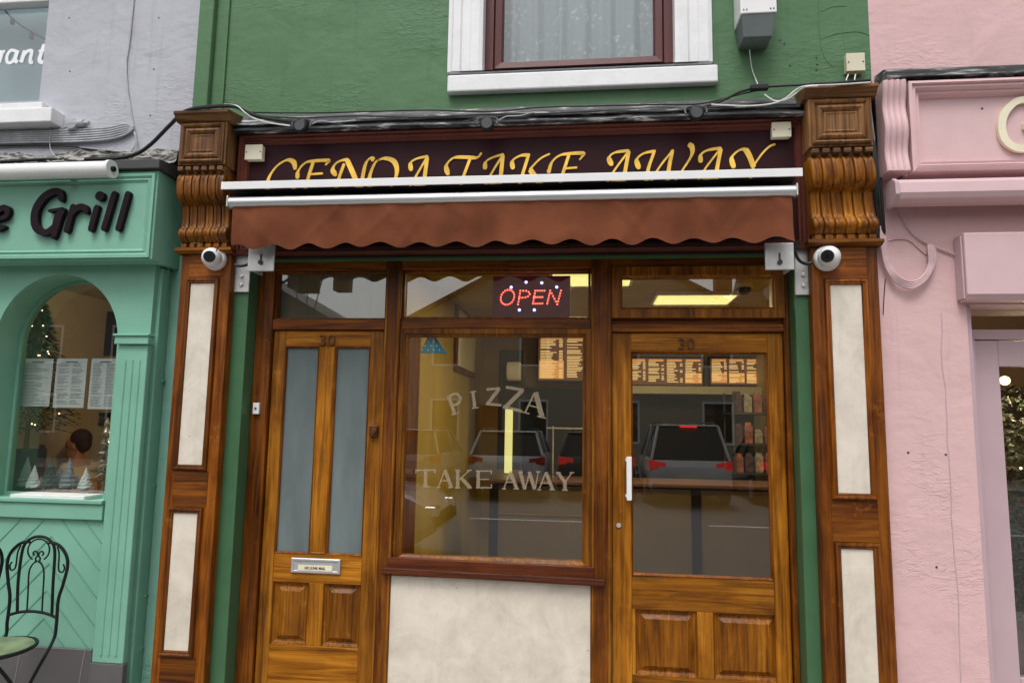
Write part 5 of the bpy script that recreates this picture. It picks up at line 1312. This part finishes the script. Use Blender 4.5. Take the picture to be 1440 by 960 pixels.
# white awning roller of the restaurant
Y = -.2; x1r = px(158, 239, Y); zr = W(80, 240, Y)[1]; rr = .043
t = thing('awning_roller', 'white rolled awning tube above the mint sign', 'awning', (x1r - 1.5, Y, zr - rr))
m = MB(); m.cyl((x1r - 3.2, Y, zr), (x1r - .02, Y, zr), rr, n=28); link('tube', m, 'white_metal', t, smooth=True)
m = MB(); m.lathe((0, 0, 0), [(rr * .3, 0)], 4) if False else None
m.cyl((x1r - .0199, Y, zr), (x1r, Y, zr), rr * 1.12, n=28); cp_ = link('end_cap', m, 'white_plastic', t, smooth=True)
m = MB(); m.cyl((x1r + .0002, Y, zr), (x1r + .012, Y, zr), rr * .35, n=14); link('pin', m, 'black_plastic', cp_)
m = MB(); m.box(x1r - .3, x1r - .26, Y, YFa - .005, zr - .02, zr + .02); m.box(x1r - 2.6, x1r - 2.56, Y, YFa - .005, zr - .02, zr + .02); link('bracket', m, 'steel', t)

# ================================================================ PINK SHOP
K = thing('pink_building', 'pink painted shop with pink sign board and shutter box', 'building', (3.2, .3, 0))
kx0 = xR0 + .001; kx1 = 7.5
zk = W(1330, 110, YW)[1]
m = MB(); m.box(kx0, kx1, YW + .002, .4, zk - .05, TOP); link('wall', m, 'pink_wall', K)
m = MB(); m.runx([(YW, zk + .02), (-.06, zk), (-.09, zk - .02), (-.09, zk - .055), (YW, zk - .055)], kx0 + .012, kx1); link('roof_flashing', m, 'lead', K)
# fascia
YK = -.02
fz1 = W(1340, 116, -.05)[1]; fz0 = W(1340, 243, -.05)[1]; fx0 = px(1278, 180, YK - .04)
m = MB(); m.box(fx0 - .03, kx1, YK, YW + .2, fz0, fz1); fs = link('sign_board', m, 'pink_paint', K)
m = MB(); m.mould((fx0, kx1 - .5, fz0, fz1), [(0, YK), (0, YK - .06), (.014, YK - .066), (.02, YK - .05), (.032, YK - .055), (.045, YK - .03), (.055, YK - .034), (.068, YK - .001)]); link('sign_moulding', m, 'pink_paint', fs)
# wavy fluted bracket left of it
bx0, bx1 = px(1243, 180, -.08), px(1276, 180, -.08); Hk = fz1 - fz0; m = MB(); vs = []; U = 32; V = 48
for j in range(V + 1):
    t_ = j / V; z = fz1 - Hk * t_
    yy = -.085 - .010 * math.sin(2 * math.pi * (t_ * 2.0 + .2)) + .03 * t_ * 0
    for i in range(U + 1):
        u = i / U * 4 % 1; vs.append((bx0 + (bx1 - bx0) * i / U, yy - .01 * math.sin(math.pi * u), z))
m.add(vs, [(j * (U + 1) + i, j * (U + 1) + i + 1, (j + 1) * (U + 1) + i + 1, (j + 1) * (U + 1) + i) for j in range(V) for i in range(U)])
for e in (0, U):
    ring = [vs[j * (U + 1) + e] for j in range(V + 1)]; m.add([*ring, (ring[-1][0], YW + .02, ring[-1][2]), (ring[0][0], YW + .02, ring[0][2])], [tuple(range(V + 3))])
for e in (0, V):
    ring = [vs[e * (U + 1) + i] for i in range(U + 1)]; m.add([*ring, (ring[-1][0], YW + .02, ring[-1][2]), (ring[0][0], YW + .02, ring[0][2])], [tuple(range(U + 3))])
link('scroll_bracket', m, 'pink_paint', fs, smooth=True)
m = MB(); P = [W(1080 + x / 4, y / 4, YK - .02) for x, y in [(1520, 590), (1470, 562), (1400, 570), (1340, 625), (1316, 700), (1335, 785), (1395, 830), (1465, 832), (1520, 800), (1535, 715), (1440, 708)]]
m.ribbon(P, lambda d, t: .028 + .008 * math.sin(math.pi * t), YK - .022, .02, sub=8); link('lettering', m, 'cream_letter', fs)
# cassette below
cz1 = W(1350, 248, -.12)[1]; cz0 = W(1350, 281, -.12)[1]; cx0 = px(1264, 265, -.12)
t = thing('awning_cassette', 'closed pink awning cassette under the pink sign', 'awning', ((cx0 + kx1) / 2, -.1, cz0))
m = MB(); m.runx([(YK, cz1), (-.09, cz1), (-.12, cz1 - .02), (-.125, cz0 + .04), (-.11, cz0 + .012), (-.08, cz0), (YK, cz0)], cx0, kx1 - .6); link('casing', m, 'pink_metal', t, bevel=.006)
m = MB(); m.runx([(YK, cz1 + .003), (-.10, cz1 + .003), (-.13, cz1 - .02), (-.135, cz0 + .03), (-.09, cz0 - .01), (YK, cz0 - .01)], cx0 - .02, cx0 - .001); link('end_cap', m, 'mauve_paint', t, bevel=.004)
m = MB(); m.box(kx0 + .012, bx0 - .001, .0, .1, fz0 + .1, fz1 - .02); link('gap_dark', m, 'interior_black', K)  # black slab fills the gap, its darkness put into the colour
# lower pink wall with jamb
YQ = .04
jx = px(1373, 650, YQ)
dz1 = W(1400, 428, YQ)[1]
m = MB(); m.box(W(1236, 400, 0)[0] - .02, jx, YQ, .4, 0, fz0 + .0); m.box(jx, kx1, YQ, .4, dz1, fz0); link('pier', m, 'pink_wall', K)
m = MB()
m.tube([(px(1310 + t * 3, 300 + t * 100, YQ), YQ, W(1310, 300 + t * 100, YQ)[1]) for t in range(8)], .003, 5); 
rnd = random.Random(2); P = []
for k in range(22):
    y = 440 + k * 26; P.append((px(1322, 440, YQ) + .006 * rnd.uniform(-1, 1), YQ, W(1330, y, YQ)[1]))
m = MB(); m.tube(P, .0032, 5, smooth=False); link('crack', m, 'mauve_paint', K)
m = MB()
for x, y in ((1277, 636), (1330, 639), (1381, 153), (1317, 797)):
    X, Z = W(x, y, YQ if y > 300 else YK); Yy = YQ if y > 300 else YK; m.cyl((X, Yy - .002, Z), (X, Yy + .01, Z), .0055, n=8)
link('screw_hole', m, 'dark_grey', K)
# shutter box
q = rect(1358, 1460, 327, 413, -.04); q = (q[0], kx1 - .8, W(1400, 413, -.04)[1], W(1400, 327, -.04)[1])
t = thing('shutter_box', 'pink metal shutter box above the pink shop door', 'shutter box', ((q[0] + q[1]) / 2, -.05, q[2]))
m = MB(); m.runx([(YQ - .001, q[3] + .004), (-.035, q[3] + .003), (-.04, q[3]), (-.04, q[2]), (-.02, q[2] - .025), (.0, q[2] - .03), (YQ - .001, q[2] - .03)], q[0], q[1]); link('casing', m, 'pink_metal', t, bevel=.005)
m = MB(); m.box(q[0] - .010, q[0] - .001, -.025, YQ - .002, q[2] - .02, q[3] - .01); link('end_plate', m, 'mauve_paint', t, bevel=.003)
# door and transom
YR = .16
m = MB(); m.box(jx + .001, kx1, .4, .42, dz1, dz1 + .02)
xg0 = px(1371, 448, YR); xg = px(1421, 720, YR)
tz0 = W(1410, 463, YR)[1]
m = MB(); m.box(jx, jx + .03, YQ + .02, YR + .06, 0, dz1 - .001); m.box(jx + .03, kx1, YR, YR + .06, tz0 - .05, tz0); m.box(jx + .03, xg - .12, YR - .02, YR + .06, 0, tz0 - .051)
pdf = link('door_frame', m, 'mauve_paint', K, bevel=.004)
dtz = W(1420, 515, YR)[1]
m = MB(); m.box(xg - .119, xg, YR + .01, YR + .055, .03, tz0 - .055); m.box(xg, xg + .75, YR + .011, YR + .055, dtz, tz0 - .055); m.box(xg, xg + .75, YR + .011, YR + .055, .03, .35); m.box(xg + .75, xg + .87, YR + .01, YR + .055, .03, tz0 - .055)
pd = link('door', m, 'mauve_paint', K, bevel=.004)
m = MB(); m.box(xg, xg + .75, YR + .03, YR + .036, .35, dtz); link('pane', m, 'glass', pd)
m = MB(); m.box(jx + .03, kx1, YR + .03, YR + .036, tz0, dz1); link('transom_pane', m, 'glass', K)
m = MB(); m.box(xg + .87, kx1, .2, .4, 0, tz0 - .05); link('side_wall', m, 'pink_wall', K)
m = MB(); m.box(jx, 4.6, 3.2, 3.3, 0, 2.8); m.box(jx - .1, jx - .001, .4, 3.3, 0, 2.8); m.box(4.6, 4.7, .4, 3.3, 0, 2.8); m.box(jx, 4.6, .4, 3.2, 2.7, 2.8); m.box(kx0, kx1, .4, 5, 6.3, 6.4); m.box(kx0, kx1, 5, 5.1, 0, 6.4); m.box(kx1 - .1, kx1, .4, 5, 0, 6.4); link('rear_wall', m, 'interior_beige', K)
m = MB(); m.box(jx, 4.6, .22, 3.2, -.01, .02); link('inner_floor', m, 'floor_tile', K)
l = bpy.data.lights.new('shop_lamp', 'POINT'); l.energy = 18; l.color = (1, .75, .45); l.shadow_soft_size = .1
lo = bpy.data.objects.new('shop_lamp', l); C.objects.link(lo)
X, Z = W(1413, 535, 1.2); lo.location = (X + .1, 1.05, Z - .15)
m = MB(); m.ball((X, 1.2, Z), .03, n=12, m=8); tag(link('pendant_lamp', m, 'fairy', smooth=True), 'small glowing bulb behind the pink shop door', 'lamp')
X = W(1432, 700, .9)[0] + .12
t = thing('potted_tree', 'bushy decorated plant with warm lights behind the pink door', 'plant', (X, 1.0, .02))
m = MB(); rnd = random.Random(4)
for i in range(2200):
    z = rnd.uniform(.4, 1.75); rr = .36 * rnd.uniform(.2, 1) * (1 - .35 * abs(z - 1) / .75); a = rnd.uniform(0, 6.283)
    p = Vector((X + rr * math.cos(a), 1.0 + rr * math.sin(a), z)); d = Vector((rnd.uniform(-1, 1), rnd.uniform(-1, 1), rnd.uniform(-.5, 1))).normalized() * .06; s_ = d.orthogonal().normalized() * .014
    m.add([p, p + d * .5 + s_, p + d, p + d * .5 - s_], [(0, 1, 2, 3)])
link('foliage', m, 'leaf', t)
m = MB(); m.lathe((X, 1.0, .02), [(.14, 0), (.19, .35), (.17, .35), (.16, .3)], 20); link('pot', m, 'brick_red', t, smooth=True)
m = MB(); m.cyl((X, 1.0, .3), (X, 1.0, 1.4), .02, .01); link('stem', m, 'oak_v', t)
m = MB()
for i in range(40): a = rnd.uniform(2.5, 6.5); z = rnd.uniform(.5, 1.6); m.ball((X + .33 * math.cos(a), 1 + .33 * math.sin(a), z), .008, n=6, m=4)
link('lights', m, 'fairy', t)

# ================================================================ BISTRO CHAIRS
def bistro(label):
    """folding wrought chair; local: back in the XZ plane at y=0, seat towards +y"""
    t = thing('bistro_chair', label, 'chair', (0, 0, 0), 'wrought iron chairs by the mint shopfront', local=True)
    w_, R = .185, .0075
    def tb(name, paths, r=R):
        m = MB()
        for P in paths: m.tube([(p[0], p[1], p[2]) for p in P], r, 8)
        return link(name, m, 'black_metal', t, smooth=True, local=True)
    # outer uprights running into legs
    for s in (-1, 1):
        tb('leg', [[(s * .06, 0, .905), (s * .115, 0, .895), (s * .165, 0, .85), (s * .182, 0, .79), (s * .165, 0, .70), (s * .145, 0, .62), (s * .147, .0, .50), (s * .142, .01, .42), (s * .13, .12, .26), (s * .125, .30, .0)]], .0082)
        tb('leg', [[(s * .13, .36, .44), (s * .125, .22, .28), (s * .125, .03, .0)]], .0082)
    tb('back_frame', [[(-.115, 0, .55), (-.105, 0, .70), (-.10, 0, .84), (-.085, 0, .895), (-.045, 0, .925), (0, 0, .933), (.045, 0, .925), (.085, 0, .895), (.10, 0, .84), (.105, 0, .70), (.092, 0, .55)],
                      [(-.145, 0, .535), (-.08, 0, .553), (0, 0, .56), (.08, 0, .553), (.145, 0, .535)]])
    def spiral(cx, cz, r0, a0, turns, sgn):
        return [(cx + r0 * (1 - k / 14 * .8) * math.cos(a0 + sgn * turns * 2 * math.pi * k / 14), 0.0, cz + r0 * (1 - k / 14 * .8) * math.sin(a0 + sgn * turns * 2 * math.pi * k / 14)) for k in range(15)]
    circ = [(.065 * math.cos(a), 0, .865 + .055 * math.sin(a)) for a in [2 * math.pi * i / 20 for i in range(21)]]
    tb('back_ornament', [circ[3:8] + circ[8:14], [(.065 * math.cos(a), 0, .865 + .055 * math.sin(a)) for a in [math.radians(-60 + i * 12) for i in range(12)]],
                         [(-.01, 0, .80), *spiral(-.022, .845, .022, -1.2, .9, 1)], [(.01, 0, .80), *spiral(.022, .845, .022, 4.3, .9, -1)],
                         [(-.055, 0, .555), (-.05, 0, .66), (-.045, 0, .75), (-.03, 0, .79), (0, 0, .81), (.03, 0, .79), (.045, 0, .75), (.04, 0, .66), (.035, 0, .557)],
                         [(.11, 0, .885), (.125, 0, .85), (.128, 0, .79), (.135, 0, .765), (.155, 0, .76), (.165, 0, .78), (.155, 0, .80)],
                         [(-.11, 0, .885), (-.125, 0, .85), (-.128, 0, .79), (-.135, 0, .765), (-.155, 0, .76), (-.165, 0, .78), (-.155, 0, .80)]], .0042)
    m = MB(); m.tube([(.165 * math.cos(a), .21 + .18 * math.sin(a), .44) for a in [2 * math.pi * i / 28 for i in range(29)]], .009, 8); link('seat_ring', m, 'black_metal', t, smooth=True, local=True)
    m = MB(); m.lathe((0, .21, .443), [(.155, 0), (.162, .006), (.15, .012), (.06, .014)], 28)
    for i in range(1): pass
    link('seat', m, 'seat_green', t, smooth=True, local=True)
    tb('crossbar', [[(-.125, .26, .05), (.125, .26, .05)], [(-.125, .06, .05), (.125, .06, .05)]], .006)
    return t
ch = bistro('black wrought iron bistro chair with green seat beside the mint pilaster')
Xc, Zc = W(47, 850, -.22); ch.location = (Xc, -.22, 0); ch.rotation_euler = (0, 0, math.radians(180)); ch.scale = (.90, .95, .965)
copy_thing(ch, (Xc - .188, -.38, 0), math.radians(93), 'black wrought iron bistro chair cut off by the left edge of the photo')

# ================================================================ STREET BEHIND THE CAMERA (seen mirrored in the glass)
def car(label, paint, loc, rotz, lights='tail_red', brake=False, L=4.1, Wd=1.74, Hh=1.46):
    t = thing('parked_car', label, 'car', loc, 'cars in the street', rotz, local=True)
    hw = Wd / 2; st = []
    prof = [(-L / 2, .42, .80, .80), (-L / 2 + .12, .24, .93, .95), (-L / 2 + .9, .2, .96, 1), (0, .19, .94, 1), (L / 2 - 1.15, .2, .92, 1), (L / 2 - .3, .22, .78, .93), (L / 2, .4, .62, .74)]
    m = MB(); vs = []
    for x, zb, zt, f in prof:
        h = hw * f; vs += [(x, -h * .86, zb), (x, -h, zb + .16), (x, -h, zt - .14), (x, -h * .9, zt), (x, h * .9, zt), (x, h, zt - .14), (x, h, zb + .16), (x, h * .86, zb)]
    n = 8; k = len(prof)
    m.add(vs, [(j * n + i, j * n + (i + 1) % n, (j + 1) * n + (i + 1) % n, (j + 1) * n + i) for j in range(k - 1) for i in range(n)] + [tuple(range(n)), tuple((k - 1) * n + i for i in range(n))])
    o = link('body', m, paint, t, smooth=True, local=True, bevel=.03, seg=3)
    r0, r1, f1, f0 = -L / 2 + .12, -L / 2 + .42, L / 2 - 1.95, L / 2 - 1.15
    g_ = MB(); a, b = hw * .9, hw * .70
    g_.add([(r0, -a, .93), (f0, -a, .92), (f1, -b, Hh - .03), (r1, -b, Hh - .03), (r0, a, .93), (f0, a, .92), (f1, b, Hh - .03), (r1, b, Hh - .03)], [(0, 1, 2, 3), (7, 6, 5, 4), (1, 5, 6, 2), (0, 3, 7, 4), (3, 2, 6, 7), (0, 4, 5, 1)])
    link('windows', g_, 'car_glass', t, local=True, bevel=.03)
    p = MB(); p.box(r1 - .06, f1 + .04, -b - .02, b + .02, Hh - .035, Hh)
    for s in (-1, 1):
        for (xa, xb_) in ((r0, r1), (f0, f1), (-.25, -.25)):
            p.tube([(xa, s * (a + .005), .93), (xb_, s * (b + .005), Hh - .02)], .035, 6, smooth=False)
    link('roof', p, paint, t, local=True, bevel=.015)
    for s in (-1, 1):
        p = MB(); p.tube([(r1 + .1, s * b * .92, Hh), (r1 + .2, s * b * .92, Hh + .045), (f1 - .2, s * b * .92, Hh + .045), (f1 - .05, s * b * .92, Hh)], .014, 6); link('roof_rail', p, 'dark_grey', t, local=True)
    p = MB(); p.box(-L / 2 - .02, -L / 2 + .1, -hw * .9, hw * .9, .24, .46); link('bumper', p, 'dark_grey', t, local=True, bevel=.03)
    for x in (-L / 2 + .75, L / 2 - .8):
        for s in (-1, 1):
            w_ = MB(); w_.cyl((x, s * (hw - .2), .31), (x, s * (hw + .005), .31), .31, n=26); wo_ = link('wheel', w_, 'rubber', t, local=True, bevel=.02)
            w_ = MB(); w_.cyl((x, s * (hw + .006), .31), (x, s * (hw + .014), .31), .2, n=20); link('rim', w_, 'steel', wo_, local=True)
    for s in (-1, 1):
        w_ = MB(); ya = s * hw * .58; yb = s * hw * .96; w_.add([(-L / 2 - .008, ya, .80), (-L / 2 + .02, yb, .74), (-L / 2 + .06, yb, .93), (-L / 2 + .02, ya, .88), (-L / 2 + .15, ya, .80), (-L / 2 + .2, yb, .74), (-L / 2 + .2, yb, .93), (-L / 2 + .15, ya, .88)], [(0, 1, 2, 3), (4, 7, 6, 5), (0, 4, 5, 1), (1, 5, 6, 2), (2, 6, 7, 3), (3, 7, 4, 0)]); link('tail_light', w_, 'tail_glow' if brake else 'tail_red', t, local=True, bevel=.012)
        w_ = MB(); w_.box(L / 2 - .22, L / 2 + .01, s * hw * .45 if s > 0 else -hw * .74, s * hw * .74 if s > 0 else -hw * .45, .56, .68); link('headlight', w_, 'chrome', t, local=True, bevel=.02)
    w_ = MB(); w_.box(-L / 2 - .014, -L / 2 + .02, -.26, .26, .52, .63); link('number_plate', w_, 'cream_letter', t, local=True)
    w_ = MB(); w_.box(r1 - .10, r1 - .05, -.17, .17, Hh - .06, Hh - .03); link('brake_light', w_, 'brake' if brake else 'tail_red', t, local=True)
    return t
car('grey hatchback parked along the kerb in front of the takeaway, mirrored in the display window', 'car_grey', (-3.75, -4.5, -.13), 0)
RZ = math.radians(-90)
car('white hatchback with red brake lights across the street, mirrored in the glazed door', 'car_white', (2.1, -12.6, -.13), RZ, brake=True, Hh=1.66)
car('dark car left of the white hatchback across the street', 'car_dark', (.2, -13.4, -.13), RZ, brake=True)
car('dark car right of the white hatchback across the street', 'car_dark', (4.4, -13.0, -.13), RZ, brake=True)
car('white car across the street mirrored behind the right half of the window lettering', 'car_white', (-1.75, -13.0, -.13), RZ)
car('grey car across the street mirrored behind the left half of the window lettering', 'car_grey', (-4.0, -12.8, -.13), RZ)
car('dark car parked far left across the street', 'car_dark', (-6.6, -13.2, -.13), RZ)
def house(x0, x1, y, ze, mat, label, ridge=2.0, gable=False, nw=3):
    t = thing('town_house', label, 'house', ((x0 + x1) / 2, y - 3, 0), 'houses across the street')
    D = 7; m = MB(); m.box(x0, x1, y - D, y, 0, ze)
    if gable: m.prism([(x0, ze + .001), (x1, ze + .001), ((x0 + x1) / 2, ze + ridge)], y - D + .1, y - .1)
    link('wall', m, mat, t)
    r = MB()
    if gable:
        c = (x0 + x1) / 2
        for s, xe in ((-1, x0), (1, x1)):
            r.prism([(xe + s * .2, ze - .1), (c, ze + ridge), (c, ze + ridge + .12), (xe + s * .2, ze + .04)], y - D, y + .15)
    else:
        r.runx([(y + .2, ze), (y - D / 2, ze + ridge), (y - D - .2, ze)], x0, x1)
    ro = link('roof', r, 'roof_slate', t)
    c = MB(); c.box(x1 - .9, x1 - .3, y - D / 2 - .3, y - D / 2 + .3, ze + ridge * .5, ze + ridge + .9); link('chimney', c, 'brick_red', ro)
    for k in range(nw):
        wx = x0 + (x1 - x0) * (k + .5) / nw
        for zz in ([.9, 3.4] if ze > 4.6 else [.9]):
            f = MB(); f.mould((wx - .5, wx + .5, zz, zz + 1.4), [(0, y), (0, y + .03), (.07, y + .03), (.07, y + .001)]); fo = link('window', f, 'white_paint', t)
            f = MB(); f.box(wx - .43, wx + .43, y + .003, y + .01, zz + .07, zz + 1.33); link('pane', f, 'car_glass', fo)
    f = MB(); wx = x0 + (x1 - x0) * .5 / nw + (x1 - x0) / nw * .5; f.box(wx - .45, wx + .45, y + .001, y + .05, 0, 2.1); link('door', f, 'maroon_trim', t)
YH = -19
house(-21, -9.3, YH, 5.1, 'render_grey', 'grey gabled house across the street, left of the gap', 3.2, True, 4)
house(-6.3, 5.7, YH, 4.9, 'render_cream', 'cream gabled house across the street, right of the gap', 3.2, True, 4)
house(5.8, 16, YH, 5.6, 'brick_red', 'brick house across the street at the far right', 2.2, False, 3)
house(-36, -21.2, YH, 5.5, 'render_cream', 'cream terrace across the street at the far left', 2.2, False, 5)
house(16.2, 32, YH, 5.2, 'render_grey', 'long grey terrace across the street at the far right end', 2.0, False, 5)
house(-9.2, -6.4, YH - 3, 2.6, 'render_grey', 'low grey garage in the gap across the street', .5, False, 1)
# wire ornament hung over the street
t = thing('street_decoration', 'wire bell shaped decoration hanging over the street', 'decoration', (-2.75, -3.2, 2.6))
m = MB(); X, Zt = -3.05, 3.02
for P in ([(X - .16, Zt), (X - .1, Zt - .28), (X - .07, Zt - .55)], [(X + .16, Zt), (X + .1, Zt - .28), (X + .07, Zt - .55)], [(X - .16, Zt), (X, Zt - .12), (X + .16, Zt)], [(X - .07, Zt - .55), (X, Zt - .5), (X + .07, Zt - .55)], [(X, Zt - .12), (X, Zt - .5)]):
    m.tube([(p[0], -3.2, p[1]) for p in P], .006, 6)
m.cyl((-12, -3.2, 3.7), (8, -3.2, 3.5), .006, n=6); m.tube([(X - .16, -3.2, Zt), (X - .3, -3.2, 3.6)], .005, 5); m.tube([(X + .16, -3.2, Zt), (X + .3, -3.2, 3.6)], .005, 5)
link('wire', m, 'black_metal', t)
print('objects', len(bpy.data.objects))
